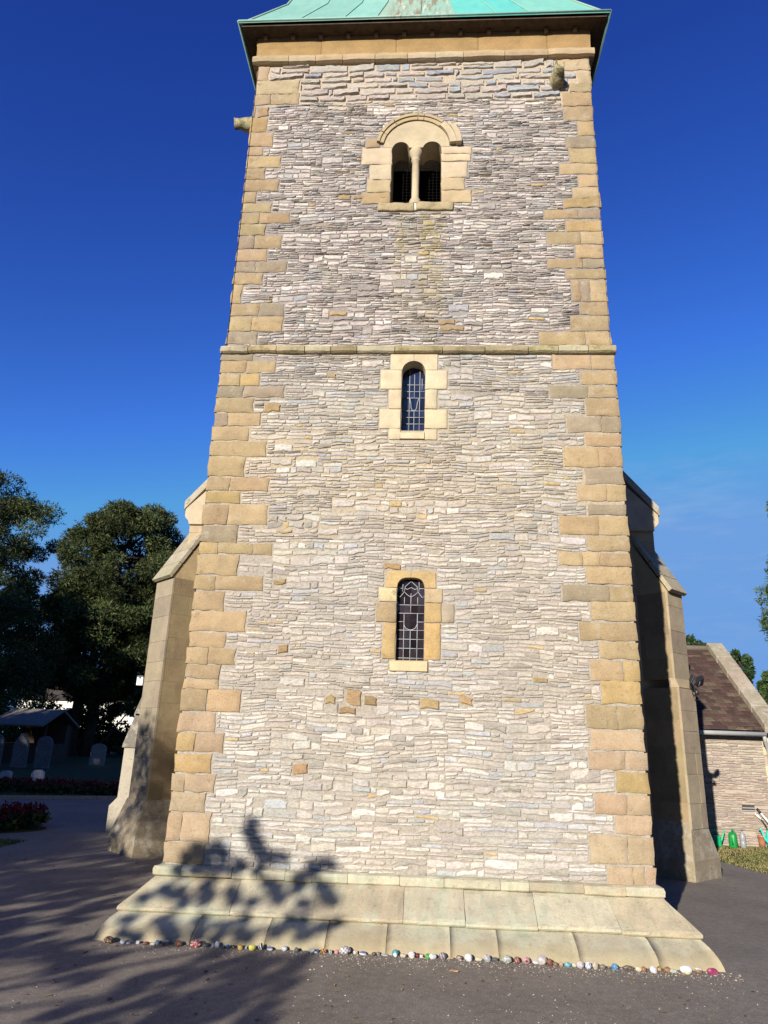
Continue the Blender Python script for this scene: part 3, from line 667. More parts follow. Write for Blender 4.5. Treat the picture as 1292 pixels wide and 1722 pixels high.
# ------------------------------------------------------------------ lancet windows
PALE = (0.493, 0.418, 0.286)
def lancet(name, blocks, head, opening, arcp, sill, glass_y, cames, gcol, back=.24, hcol=PALE):
    b = MB()
    for x0, x1, z0, z1, c in blocks:
        block(b, PL0, x0+.002, x1-.002, z0+.002, z1-.002, vary(c, .06, rng), rng, proud=.009, back=back, jit=.004, rough=.003, bev=.004)
    for x0, x1, z0, z1, pl in head:
        b.prism(pl, fn_front(-.008), 0, back+.008, vary(hcol, .06, rng))
    wo = b.build(name, M['dressed'] if hcol is PALE else M['quoin'], tower, bevel=.004)
    s = MB(); x0, x1, z0, z1 = sill
    s.prism([(0, z0), (0.01+.012, z0), (.020, z1-.014), (-glass_y-.01, z1+.006), (-glass_y-.01, z0)][::-1], lambda u, v, d: (d, -u, v), x0, x1, vary(blocks[0][4], .05, rng))
    s.build('sill', M['dressed'], wo, bevel=.004)
    g = MB(); ox0, ox1, oz0, oz1 = opening
    gx = [ox0-.03]+sorted({c_[0][0] for c_ in cames if len(c_) == 2 and c_[0][0] == c_[1][0] and abs(c_[0][1]-c_[1][1]) > .25})+[ox1+.03]
    gz = [oz0-.02]+sorted({c_[0][1] for c_ in cames if len(c_) == 2 and c_[0][1] == c_[1][1]})+[oz1+.03]
    for xa, xb in zip(gx, gx[1:]):
        for za, zb in zip(gz, gz[1:]):
            tx, tz = rng.gauss(0, .03), rng.gauss(0, .03); kf = rng.uniform(.5, 1.5)
            g.add([(x_, glass_y+.003+tx*(x_-(xa+xb)/2)+tz*(z_-(za+zb)/2), z_) for x_, z_ in ((xa, za), (xb, za), (xb, zb), (xa, zb))], [(0, 1, 2, 3)], tuple(v*kf for v in gcol))
    g.add([(ox0-.03, glass_y+.01, oz0-.02), (ox1+.03, glass_y+.01, oz0-.02), (ox1+.03, glass_y+.01, oz1+.03), (ox0-.03, glass_y+.01, oz1+.03)], [(3, 2, 1, 0)], gcol)
    go = g.build('leaded_glass', M['glass'], wo)
    l = MB()
    for pts in cames: l.tube([(x, glass_y-.004, z) for x, z in pts], .0042, 4)
    l.build('lead_cames', M['lead'], go)
    return wo
# upper lancet
xc, rr_ = -.0095, .129; zs_ = 5.562
ar = arc(xc, zs_, rr_, 180, 0, 16)
h_l = [(-.269, 5.578), (-.138, 5.578)]+ar[1:9]+[(xc-.0005, 5.774), (-.269, 5.774)]
h_r = [(xc+.0015, 5.774), (xc+.0015, ar[8][1])]+ar[9:-1]+[(.1195, 5.578), (.255, 5.578), (.255, 5.774)]
X1 = [-.055, -.005, .052]; 
cm = [[(x, 4.82), (x, 5.66)] for x in (-.055, .06)]+[[(.0, 4.82), (.0, 5.16)], [(.0, 5.30), (.0, 5.6)]]
cm += [[(-.14, z), (.125, z)] for z in (4.90, 4.985, 5.065, 5.145, 5.305, 5.385, 5.47)]
cm += [[(-.052, 5.305), (-.038, 5.24), (-.034, 5.18), (-.018, 5.15), (.012, 5.15), (.028, 5.18), (.034, 5.24), (.052, 5.305)], [(.085, 5.40), (.085, 5.55)], [(-.03, 4.82), (-.03, 4.9)], [(.03, 4.82), (.03, 4.9)]]
lancet('upper_lancet_window', [(-.378,-.138,5.338,5.576,PALE),(.119,.363,5.338,5.576,PALE),(-.279,-.139,5.097,5.336,PALE),(.119,.254,5.097,5.336,PALE),(-.373,-.140,4.860,5.094,PALE),(.118,.365,4.860,5.094,PALE),(-.266,-.141,4.728,4.857,PALE),(.118,.257,4.728,4.857,PALE)],
       [(0,0,0,0,h_l),(0,0,0,0,h_r)], (-.139,.12,4.82,5.69), None, (-.141,.118,4.735,4.825), .15, cm, (.012,.018,.05))
# lower lancet: flatter head, ochre stones
zt = 3.205
ol = [(-.130, 3.115), (-.126, 3.145), (-.108, 3.175), (-.085, 3.195), (-.05, zt), (.005, zt+.002)]
orr = [(.0075, zt+.002), (.06, zt), (.098, 3.195), (.122, 3.175), (.140, 3.145), (.145, 3.115)]
OC2 = (0.365, 0.268, 0.132)
hl = [(-.255, 3.103), (-.131, 3.103)]+ol+[(.005, 3.262), (-.10, 3.283), (-.235, 3.268)]
hr_ = [(.0075, 3.262)]+orr+[(.146, 3.103), (.26, 3.103), (.255, 3.262), (.12, 3.282)]
cm = [[(x, 2.33), (x, 2.855)] for x in (-.056, .078)]+[[(.009, 2.33), (.009, 2.68)], [(.009, 2.855), (.009, 3.06)]]
cm += [[(-.135, z), (.15, z)] for z in (2.41, 2.505, 2.595, 2.685, 2.855, 2.94)]+[[(-.135, 2.77), (-.056, 2.77)], [(.078, 2.77), (.15, 2.77)]]
cm += [[(-.056, 2.855), (-.056, 2.74), (-.04, 2.705), (.0, 2.688), (.03, 2.69), (.062, 2.71), (.078, 2.75), (.078, 2.855)]]
cm += [[(x, 2.94), (x, 3.02)] for x in (-.056, .078)]+[[(-.13, 3.03), (-.10, 3.02), (-.06, 3.075), (-.03, 3.045), (.009, 3.02), (.05, 3.045), (.08, 3.075), (.12, 3.02), (.15, 3.03)], [(-.05, 3.11), (-.03, 3.10), (.009, 3.12), (.05, 3.10), (.07, 3.11)], [(-.06, 3.075), (-.05, 3.13), (.009, 3.185), (.07, 3.13), (.08, 3.075)], [(-.075, 3.075), (-.075, 3.2)], [(.09, 3.075), (.09, 3.2)], [(-.13, 3.11), (-.075, 3.11)], [(.09, 3.11), (.15, 3.11)]]
lancet('lower_lancet_window', [(-.313,-.131,2.957,3.10,(0.495, 0.414, 0.252)),(-.335,-.132,2.750,2.953,OCH),(-.263,-.133,2.390,2.746,OC2),(.146,.326,2.953,3.10,(0.405, 0.310, 0.198)),(.146,.316,2.752,2.950,OC2),(.319,.444,2.755,2.946,(0.306, 0.261, 0.198)),(.149,.309,2.387,2.748,(0.432, 0.297, 0.135))],
       [(0,0,0,0,hl),(0,0,0,0,hr_)], (-.131,.146,2.33,3.205), None, (-.184,.183,2.275,2.385), .075, cm, (.022,.016,.020), hcol=(.42,.31,.15))

# ------------------------------------------------------------------ water spouts
def spout(name, M4, ln=.30):
    b = MB(); secs = []
    for t in range(7):
        q = t/6; L_ = -.06+ln*q; wd = .105-.052*q; hb_ = -.11+.085*q; ht = .095-.015*q
        sag = .012*math.sin(q*9)
        secs.append([(L_, -wd*.72, hb_+sag), (L_, -wd, hb_+.05), (L_, -wd*1.02, ht), (L_, -wd*.70, ht-.004), (L_, -wd*.50, hb_+.085), (L_, wd*.50, hb_+.085), (L_, wd*.70, ht-.01), (L_, wd*1.02, ht-.006), (L_, wd, hb_+.05), (L_, wd*.72, hb_+sag)])
    k = 10; V = []
    for s_i, s_ in enumerate(secs):
        for q, p in enumerate(s_):
            n_ = .010*N(s_i*1.3, q*2.1, 4); tip = (.05 if (s_i == 6 and q in (2, 3)) else .02 if (s_i == 6 and q in (6, 7)) else 0)
            V.append(M4 @ Vector((p[0]+tip*.4, p[1]+n_, p[2]+n_*.8+tip*.8)))
    F = [(i*k+q, (i+1)*k+q, (i+1)*k+(q+1) % k, i*k+(q+1) % k) for i in range(6) for q in range(k)]
    F += [tuple(reversed([60+q for q in (0, 1, 2, 3, 4)])), tuple(reversed([60+q for q in (5, 6, 7, 8, 9)])), tuple(reversed([60+q for q in (0, 4, 5, 9)]))]
    b.add(V, F, (.36,.31,.19), 0, True)
    b.build(name, M['mossy'], tower)
m1 = Matrix(((0, 1, 0, 1.755), (-1, 0, 0, SET), (0, 0, 1, 9.735), (0, 0, 0, 1)))
m2 = Matrix(((-1, 0, 0, -HU), (0, -1, 0, .44), (0, 0, 1, 9.59), (0, 0, 0, 1)))
spout('water_spout', m1); spout('water_spout', m2, .42)
# ------------------------------------------------------------------ nave behind the tower
rng = random.Random(23)
nave = empty('church_nave', 'pale ashlar church nave behind the tower with steep coped gable and corner buttresses', 'church', (0, 4, 0))
def np_(b, name, mat, par=nave, bevel=0):    # parts are written in world space
    o = b.build(name, mat, par, bevel=bevel); o.location = -Vector(par.location) if par.location.length and par.parent is None else (0, 0, 0); return o
NX, NY, NL, NE, NS = 3.76, 4.0, 15.0, 5.06, 1.19      # half width, west wall, length, eaves, roof slope
AQ = (.40, .315, .20)
def ash_wall(mb, P, u0, u1, v0, v1, rng, c0=AQ, hs=(.24, .36), ls=(.35, .7), gap=.003, proud=.004, clip=None):
    z = v0
    while z < v1-.02:
        h = min(rng.uniform(*hs), v1-z)
        if v1-z-h < .10: h = v1-z
        x = u0-rng.uniform(0, .3)*(u1-u0 > .9)
        while x < u1-.01:
            l = rng.uniform(*ls)
            a, b = max(u0, x), min(u1, x+l)
            if u1-b < .12: b = u1; l = b-x
            if b-a > .02: block(mb, P, a+gap*.5, b-gap*.5, z+gap*.5, z+h-gap*.5, vary(c0, .12, rng), rng, proud=proud, back=.03, jit=.002, rough=.0015, bev=.0028, cell=.12, sm=False)
            x += l
        z += h
nb = MB(); ym = NY+.01
ridge = NE+NX*NS
nb.prism([(-NX, -.05), (NX, -.05), (NX, NE), (0, ridge), (-NX, NE)], lambda u, v, d: (u, ym+d, v), 0, .6, AQ)
for sg in (-1, 1): nb.box(min(sg*NX, sg*(NX-.6)), ym+.6, -.05, max(sg*NX, sg*(NX-.6)), NY+NL, NE, AQ)
for sg in (-1, 1):
    P = lambda u, v, d: (u, NY-d, v)
    ash_wall(nb, P, *( (2.3, NX) if sg > 0 else (-NX, -2.3)), .0, NE-.02, rng)
np_(nb, 'wall', M['ashlar'])
rf2 = MB()
for sg in (-1, 1):
    for i in range(24):
        t0, t1 = i/24, (i+1)/24+.004
        xo, xi = sg*(NX+.12)*(1-t0), sg*(NX+.12)*(1-t1)
        zo, zi = NE-.12*NS+(NX+.12)*NS*t0+.05, NE-.12*NS+(NX+.12)*NS*t1+.03
        V = [(xo, ym+.35, zo), (xo, NY+NL, zo), (xi, NY+NL, zi), (xi, ym+.35, zi)]
        rf2.add(V, [(0, 1, 2, 3) if sg > 0 else (3, 2, 1, 0)], vary((.12,.085,.07), .15, rng))
np_(rf2, 'roof', M['tile'])
for sg in (-1, 1):                           # gable coping with kneelers
    cp_ = MB(); NK = NX+.11
    zt0 = NE+.12
    for i in range(7):
        t0, t1 = i/7+.0006, (i+1)/7-.0006
        a = (sg*NK*(1-t0), zt0+NK*NS*t0); b_ = (sg*NK*(1-t1), zt0+NK*NS*t1)
        q = [a, b_, (b_[0], b_[1]+.15), (a[0], a[1]+.15)]
        if sg > 0: q = q[::-1]
        cp_.prism(q, lambda u, v, d: (u, NY-.07+d, v), 0, .46, vary((.40,.35,.27), .1, rng))
    np_(cp_, 'coping', M['coping'], bevel=.008)
    kb = MB()
    kp = [(NX-.5, NE-.12), (NX+.005, NE-.12), (NX+.02, NE-.06), (NX+.07, NE-.01), (NX+.085, NE+.02), (NX+.085, NE+.145), (NX-.5, NE+.75)]
    if sg < 0: kp = [(-u, v) for u, v in kp][::-1]
    kb.prism(kp, lambda u, v, d: (u, NY-.05+d, v), 0, .40, (.46,.38,.27))
    np_(kb, 'kneeler', M['ashlar'], bevel=.006)
# diagonal buttresses
def buttress(sg, k, w, stage):
    """diagonal buttress at the west corner: end face at distance from the corner, plinth, weathered cap"""
    n = Vector((sg, -1, 0)).normalized(); e = Vector((1, sg, 0)).normalized()
    if sg < 0: e = Vector((1, -1, 0)).normalized()*1.0
    # e points to the viewer's right along the end face
    e = Vector((1, 1, 0)).normalized() if sg > 0 else Vector((1, -1, 0)).normalized()
    base_mid = Vector((4.004, 3.732, 0)) if sg > 0 else Vector((-4.11, 3.732, 0))
    F0 = base_mid-n*k                         # middle of the shaft's end face
    b = MB()
    def Pe(off): return lambda u, v, d: tuple(F0+e*u+n*(d+off)+Vector((0, 0, v)))
    def Ps(side, half, off=0): # flank: u runs from end face inwards
        if side < 0: return lambda u, v, d: tuple(F0+n*off-e*(half+d)-n*(.95-u)+Vector((0, 0, v)))
        return lambda u, v, d: tuple(F0+n*off+e*(half+d)-n*u+Vector((0, 0, v)))
    zc = 3.92 if sg > 0 else 3.99
    levels = [(.62, zc, w/2, 0.0)] if not stage else [(.62, 2.50, w/2+.012, .05), (2.62, zc, w/2, 0.0)]
    for z0, z1, h, off in levels:
        c = F0+n*(off-.48-.012)+Vector((0, 0, (z0+z1)/2))
        b.obox(c, e*(h-.008), n*.48, Vector((0, 0, (z1-z0)/2)), AQ)
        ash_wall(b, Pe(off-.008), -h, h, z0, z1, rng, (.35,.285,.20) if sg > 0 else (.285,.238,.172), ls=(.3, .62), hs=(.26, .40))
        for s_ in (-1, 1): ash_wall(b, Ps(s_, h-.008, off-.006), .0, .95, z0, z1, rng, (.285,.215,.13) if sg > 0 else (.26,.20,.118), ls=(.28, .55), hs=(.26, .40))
    if stage:
        b.prism([(0, 2.50), (.055, 2.50), (.0, 2.63), (-.1, 2.63), (-.1, 2.5)], lambda u, v, d: tuple(F0+n*u+e*d+Vector((0, 0, v))), -(w/2+.012), w/2+.012, (.40,.32,.21))
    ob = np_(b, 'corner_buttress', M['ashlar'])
    p_ = MB()                                  # plinth with steep splay
    hb_ = .385 if sg > 0 else .43
    V = []
    for z, h, off in ((-.03, hb_, k), (.25, hb_, k), (.27, hb_-.006, k-.008), (.66, w/2+.02, .03), (.72, w/2+.006, .01)):
        for s1, s2 in ((-1, 1), (1, 1), (1, -1), (-1, -1)):
            V.append(F0+e*s1*h+(n*off if s2 > 0 else -n*1.0)+Vector((0, 0, z+.012*N(s1*3+z, s2*2, 1))))
    Fq = [(i*4+q, i*4+(q+1) % 4, (i+1)*4+(q+1) % 4, (i+1)*4+q) for i in range(4) for q in range(4)]+[(16, 17, 18, 19)]
    p_.add(V, Fq, (.30,.25,.175) if sg > 0 else (.27,.225,.16))
    q_ = p_.build('buttress_foot', M['coping'], ob, bevel=.012)
    cpb = MB()                                 # sloped weathering of four stones
    for i in range(4):
        t0, t1 = i/4+.004, (i+1)/4-.004
        L0, L1 = .03-.59*t0, .03-.59*t1; z0, z1 = zc-.03+.98*t0, zc-.03+.98*t1; h = w/2+.018
        P8 = []
        for L, z, th in ((L0, z0, .07), (L1, z1, .07)):
            for s_ in (-1, 1): P8 += [F0+n*L+e*s_*h+Vector((0, 0, z)), F0+n*(L+.055)+e*s_*h+Vector((0, 0, z+.035))]
        cpb.add(P8, [(0,2,3,1),(4,5,7,6),(0,1,5,4),(2,6,7,3),(1,3,7,5),(0,4,6,2)], vary((.37,.32,.23), .12, rng))
    cpb.build('weathering', M['coping'], ob, bevel=.008)
    wb_ = MB()                                 # body under the slope
    wb_.prism([(0, zc-.02), (-.9, zc-.02), (-.9, zc+1.2), (-.60, zc+.93), (0.0, zc-.015)][::-1], lambda u, v, d: tuple(F0+n*u+e*d+Vector((0, 0, v))), -(w/2-.002), w/2-.002, (.40,.31,.18))
    wb_.build('buttress_head', M['ashlar'], ob)
    return F0, n, e
FR, nR, eR = buttress(1, .10, .46, True)
FL, nL, eL = buttress(-1, .155, .59, False)
# stepped side buttress on the north wall
s_b = MB()
prof = [(-5.30, -.05), (-5.30, .42), (-5.17, .56), (-5.165, 1.38), (-3.7, 1.38), (-3.7, -.05)]
s_b.prism(prof[::-1], lambda u, v, d: (u, 6.0+d, v), 0, .55, (.42,.375,.30))
for q, (z0, x0, x1, z1) in enumerate(((1.385, -5.20, -5.03, 1.97), (1.93, -5.06, -4.80, 2.75), (2.72, -4.83, -3.72, 3.9))):
    s_b.prism([(x0, z0), (-3.7, z0), (-3.7, z1), (x1, z1), (x0+.005, z0+.05)], lambda u, v, d: (u, 5.97+d, v), 0, .61, (.19,.175,.15))
sbo = np_(s_b, 'side_buttress', M['coping'], bevel=.006)

# white security lamp by the left buttress
lt = empty('security_lamp', 'small white box lamp with a dark top beside the left buttress', 'lamp', (-5.0, 5.93, 2.545))
b = MB(); b.box(-.058, -.055, -.085, .058, .035, .062); b.build('lamp_case', M['white_paint'], lt, bevel=.008)
b = MB(); b.box(-.062, -.06, .064, .062, .04, .088); b.lathe((0, -.045, .045), [(.0, -.02), (.02, -.012), (.022, 0), (.02, .015)], 10); b.build('dark_cap', M['iron'], lt, bevel=.005)
b = MB(); b.box(.02, .036, -.03, .16, .055, .03); b.build('bracket', M['iron'], lt)

# twin floodlight on the right buttress
fo = FR+nR*.055+eR*.10
fl = empty('twin_floodlight', 'black twin-headed security floodlight fixed to the right corner buttress', 'floodlight', tuple(fo+Vector((0, 0, 2.56))))
def yaw(b, name, o, par, mat, M3, **k):
    b.v = [tuple(M3 @ Vector(v)) for v in b.v]; return b.build(name, mat, par, **k)
B3 = Matrix((eR, nR, Vector((0, 0, 1)))).transposed()            # local x along face, y outwards
b = MB(); b.box(-.035, 0, -.05, .035, .03, .07); yaw(b, 'mounting_plate', None, fl, M['iron'], B3, bevel=.004)
for sg in (-1, 1):
    b = MB()
    b.obox((sg*.115, .09, .055), (sg*.060, .02, .022), (-.012, .018, -.03), (sg*-.02, .02, .045), (1,1,1))
    b.tube([(0, .03, .0), (sg*.05, .06, .01), (sg*.10, .09, .05)], .009, 6)
    h_ = yaw(b, 'floodlight_head', None, fl, M['iron'], B3, bevel=.004)
    g = MB(); g.obox((sg*.122, .107, .032), (sg*.048, .014, .018), (-.002, .003, -.005), (sg*-.012, .015, .032), (.5,.5,.5)); yaw(g, 'lens', None, h_, M['pvc_grey'], B3)
b = MB(); b.lathe((.03, .07, -.115), [(.0, -.035), (.026, -.028), (.032, 0), (.026, .03), (.012, .05)], 12); b.tube([(0, .02, -.04), (.03, .07, -.06)], .008, 6); yaw(b, 'motion_sensor', None, fl, M['iron'], B3)
b = MB(); b.tube([(-.03, .02, -.04), (-.06, .05, -.12), (-.03, .06, -.17), (.01, .05, -.14)], .005, 5); yaw(b, 'cable', None, fl, M['iron'], B3)

# ------------------------------------------------------------------ annexe on the right
rng = random.Random(5)
AX0, AX1, AY0, AY1, AE = 4.35, 6.92, 7.75, 12.05, 2.03
AR = (AY0+AY1)/2; ARZ = 3.87
ann = empty('annexe', 'low stone annexe with brown tiled roof and lichened stone gable coping right of the tower', 'building', (5.6, AY0, 0))
core = MB()
core.box(AX0, AY0+.012, -.05, AX1-.005, AY0+.30, AE-.02); core.box(AX1-.3, AY0+.30, -.05, AX1-.005, AY1, AE-.02); core.box(AX0, AY1-.3, -.05, AX1-.3, AY1, AE-.02)
core.prism([(AY0+.012, AE-.02), (AY1, AE-.02), (AR, ARZ-.02)], lambda u, v, d: (AX1-.005-d, u, v), 0, .28)
np_(core, 'wall_core', M['mortar_pink'], ann)
def col_ann(x, z, h, r):
    q = r.random()
    return vary((0.344, 0.258, 0.206) if q < .05 else (0.413, 0.370, 0.318) if q < .2 else (0.310, 0.262, 0.228) if q < .6 else (0.344, 0.297, 0.258), .13, r)
f2 = MB()
vent_r = (6.17, 6.40, .60, .72)
rubble(f2, lambda u, v, d: (u, AY0-d, v), 4.9, AX1-.22, .02, AE-.05, [vent_r], rng, col_ann, hb=(.07, .12), hs=(.03, .06), ls=(.12, .42), gap=.006, proud=(.003, .010), wav=.006, fine=.08)
z = .02
while z < AE-.1:
    h = rng.uniform(.16, .28); l = rng.choice((.16, .22, .21))
    block(f2, lambda u, v, d: (u, AY0-d, v), AX1-l-.02, AX1-.002, z, min(z+h, AE-.05)-.006, vary((.56,.45,.30), .12, rng), rng, proud=.010, back=.25); z += h
rubble(f2, lambda u, v, d: (AX1+d-.005, AY0+u, v), .02, AY1-AY0, .02, AE-.05, [], rng, col_ann, hb=(.12, .2), hs=(.05, .10), ls=(.2, .5), gap=.008, fine=.12)
np_(f2, 'stone_facing', M['rubble_pink'], ann)
rt = MB()                                     # tiles, course by course
CN = 24; sl_ = math.hypot(AR-AY0+.2, ARZ-AE)
for i in range(CN):
    for sgn in (-1, 1):
        t0, t1 = i/CN, (i+1.25)/CN
        y0 = AR+sgn*(AR-AY0+.20)*(1-t0); y1 = AR+sgn*(AR-AY0+.20)*(1-t1)
        z0 = AE+.02+(ARZ-AE)*t0; z1 = AE+.02+(ARZ-AE)*min(t1, 1)
        x = AX0-(.08 if i % 2 else 0)
        while x < AX1-.24:
            wd = .165; xe = min(x+wd, AX1-.235); dz = rng.uniform(0, .006)
            c = vary((.075,.046,.038) if rng.random() < .8 else (.10,.075,.055), .22, rng)
            V = [(x+.002, y0, z0+.028+dz), (xe-.002, y0, z0+.028+dz), (xe-.002, y1, z1+.006), (x+.002, y1, z1+.006), (x+.002, y0, z0+.012+dz), (xe-.002, y0, z0+.012+dz)]
            rt.add(V, [(0, 1, 2, 3), (4, 5, 1, 0)] if sgn < 0 else [(3, 2, 1, 0), (0, 1, 5, 4)], c); x += wd
rt.tube([(AX0, AR, ARZ+.045), (AX1-.2, AR, ARZ+.045)], .075, 8, (.20,.16,.13))
np_(rt, 'tiled_roof', M['tile'], ann)
cpn = MB()
for sgn in (-1, 1):
    for i in range(5):
        t0, t1 = i/5+.002, (i+1)/5-.002
        a = (AR+sgn*(AR-AY0+.24)*(1-t0), AE-.02+(ARZ-AE+.04)*t0); b_ = (AR+sgn*(AR-AY0+.24)*(1-t1), AE-.02+(ARZ-AE+.04)*t1)
        q = [a, b_, (b_[0], b_[1]+.17), (a[0], a[1]+.17)]
        cpn.prism(q if sgn < 0 else q[::-1], lambda u, v, d: (AX1-.25+d, u, v), 0, .34, vary((.34,.29,.22), .14, rng))
np_(cpn, 'gable_coping', M['coping'], ann, bevel=.012)
gt = MB(); gt.tube([(AX0, AY0-.22, AE-.03), (AX1-.24, AY0-.22, AE-.035)], .045, 10)
np_(gt, 'gutter', M['pvc_grey'], ann)
dp = MB(); dp.tube([(AX1-.27, AY0-.22, AE-.07), (AX1-.26, AY0-.20, AE-.16), (AX1-.16, AY0-.05, AE-.30), (AX1-.15, AY0-.045, AE-.40), (AX1-.15, AY0-.045, .05)], .034, 10)
for z in (.4, 1.3): dp.box(AX1-.20, AY0-.05, z, AX1-.10, AY0-.008, z+.04)
np_(dp, 'downpipe', M['pvc_grey'], ann)
vb = MB(); x0, x1, z0, z1 = vent_r; vb.box(x0, AY0-.002, z0, x1, AY0+.010, z1)
vo = np_(vb, 'wall_vent', M['void'], ann)
vs = MB()
for q in (.12, .52): vs.box(x0, AY0-.012, z0+(z1-z0)*q-.008, x1, AY0-.003, z0+(z1-z0)*q+.008)
vs.build('vent_slats', M['pvc_grey'], vo)

# ------------------------------------------------------------------ garden things against the annexe wall
def can(name, label, cat, loc, rz, col, s=1.0, spout_dir=1, kind=0, group=None):
    t = empty(name, label, cat, loc, group); t.rotation_euler.z = rz
    b = MB(); V = []
    sec = [(0, .96), (.02, 1), (.12, 1.0), (.20, .97), (.245, .88), (.27, .66), (.275, .0)] if kind == 0 else [(0, .95), (.015, 1), (.13, .92), (.20, .86), (.21, .80), (.21, 0)]
    for z, f in sec:
        for q in range(20):
            a = 6.28318*q/20; cx_, sy_ = math.cos(a), math.sin(a)
            V.append((s*f*.105*math.copysign(abs(cx_)**.7, cx_), s*f*.08*math.copysign(abs(sy_)**.7, sy_), s*z))
    b.add(V, [(i*20+q, i*20+(q+1) % 20, (i+1)*20+(q+1) % 20, (i+1)*20+q) for i in range(len(sec)-1) for q in range(20)]+[tuple(reversed(range(20)))], col, 0, True)
    b.build('can_body', M['plastic'], t)
    h = MB(); d = spout_dir
    h.tube([(-d*.10*s, 0, .05*s), (-d*.145*s, 0, .12*s), (-d*.15*s, 0, .22*s), (-d*.09*s, 0, .305*s), (d*.0*s, 0, .315*s), (d*.065*s, 0, .262*s)], .0125*s, 8, col); h.build('handle', M['plastic'], t)
    sp = MB(); sp.tube([(d*.085*s, 0, .05*s), (d*.15*s, 0, .16*s), (d*.20*s, 0, .285*s), (d*.212*s, 0, .30*s)], [.026*s, .018*s, .014*s, .026*s], 10, col); sp.build('spout', M['plastic'], t)
    return t
can('watering_can', 'light green watering can half in the buttress shadow by the annexe wall', 'watering can', (5.56, 7.56, 0), .25, (.012,.42,.17), .86, 1, 1, 'watering cans along the annexe wall')
can('watering_can', 'dark green rounded watering can beside the clear bottle', 'watering can', (5.83, 7.48, 0), 1.1, (.005,.23,.045), .93, 1, 0, 'watering cans along the annexe wall')
can('watering_can', 'turquoise watering can at the right end of the row', 'watering can', (6.60, 7.62, .02), .1, (.06,.62,.52), 1.02, -1, 0, 'watering cans along the annexe wall')
bt = empty('plastic_bottle', 'grey translucent plastic bottle standing right of the dark green can', 'bottle', (5.99, 7.44, 0))
b = MB(); b.lathe((0, 0, 0), [(.045, 0), (.053, .01), (.053, .10), (.047, .115), (.053, .13), (.053, .19), (.040, .24), (.018, .265), (.016, .285)], 16, (.27,.27,.29)); b.build('bottle_body', M['plastic'], bt)
b = MB(); b.lathe((0, 0, .286), [(.019, 0), (.019, .02), (.017, .022)], 12, (.10,.10,.12)); b.build('cap', M['plastic'], bt)
pt = MB(); pt.lathe((6.42, 7.66, 0), [(.05, 0), (.058, .09), (.062, .17), (.070, .175), (.070, .205), (.058, .208), (.052, .16)], 16, (.36,.15,.085)); tag(pt.build('flower_pot', M['plastic']), 'terracotta flower pot in the shade of the turquoise can', 'flower pot')
tl = empty('long_handled_tool', 'white pole with dark grip leaning on the annexe wall', 'garden tool', (6.72, 7.5, .0))
b = MB(); b.tube([(0.06, -.06, .08), (-.24, .20, .58)], .019, 8); b.build('pole', M['white_paint'], tl)
b = MB(); b.tube([(-.24, .20, .58), (-.286, .24, .655)], .024, 8); b.build('grip', M['iron'], tl)
tr = empty('hand_trowel', 'thin brown garden stick with pale blade leaning on annexe wall', 'garden tool', (6.50, 7.66, .0))
b = MB(); b.tube([(.045, -.02, .24), (.03, -.01, .36), (-.03, .03, .47)], .009, 6); b.build('handle', M['wood_dark'], tr)
b = MB(); b.tube([(-.03, .03, .47), (-.08, .05, .53), (-.125, .065, .585)], [.008, .022, .004], 8); b.build('blade', M['white_paint'], tr)

# ------------------------------------------------------------------ ground
def sheet(name, pts, z, mat, kind='structure', label=None):
    b = MB(); n = len(pts); tri = tessellate_polygon([[Vector((x, y, 0)) for x, y in pts]]); F = []
    for a, c, d in tri:
        ar = (pts[c][0]-pts[a][0])*(pts[d][1]-pts[a][1])-(pts[d][0]-pts[a][0])*(pts[c][1]-pts[a][1])
        F.append((a, c, d) if ar > 0 else (a, d, c))
    b.add([(x, y, z) for x, y in pts], F); o = b.build(name, mat); tag(o, label, None, None, kind); return o
sheet('ground', [(-700, -700), (700, -700), (700, 700), (-700, 700)], -.004, M['soil'])
path_pts = [(-40, -30), (30, -30), (30, -1), (9, .2), (6.6, 2.2), (5.35, 3.9), (5.0, 4.7), (4.86, 5.6), (4.98, 6.15), (5.25, 6.9), (5.42, 7.4), (5.3, 7.74), (4.6, 7.74), (4.0, 9), (-4, 9), (-4.6, 13), (-7.3, 12.5), (-10.1, 11.2), (-16, 8.6), (-40, 4)]
sheet('path', path_pts, 0.0, M['asphalt'])
kb = MB()
kp_ = [(-4.6, 13.05), (-7.3, 12.55), (-10.1, 11.25), (-16, 8.65), (-40, 4.05)]
for (xa, ya), (xb, yb) in zip(kp_, kp_[1:]):
    n_ = max(1, int(math.hypot(xb-xa, yb-ya)/.9))
    for i in range(n_):
        p, q = Vector((xa, ya, 0)).lerp(Vector((xb, yb, 0)), i/n_), Vector((xa, ya, 0)).lerp(Vector((xb, yb, 0)), (i+1)/n_)
        d = (q-p); kb.obox((p+q)/2+Vector((0, .06, .03)), d*.496, d.normalized().cross(Vector((0, 0, 1)))*.05, Vector((0, 0, .05)), vary((1,1,1), .1, rng))
tag(kb.build('kerb', M['kerb']), None, None, None, 'structure')

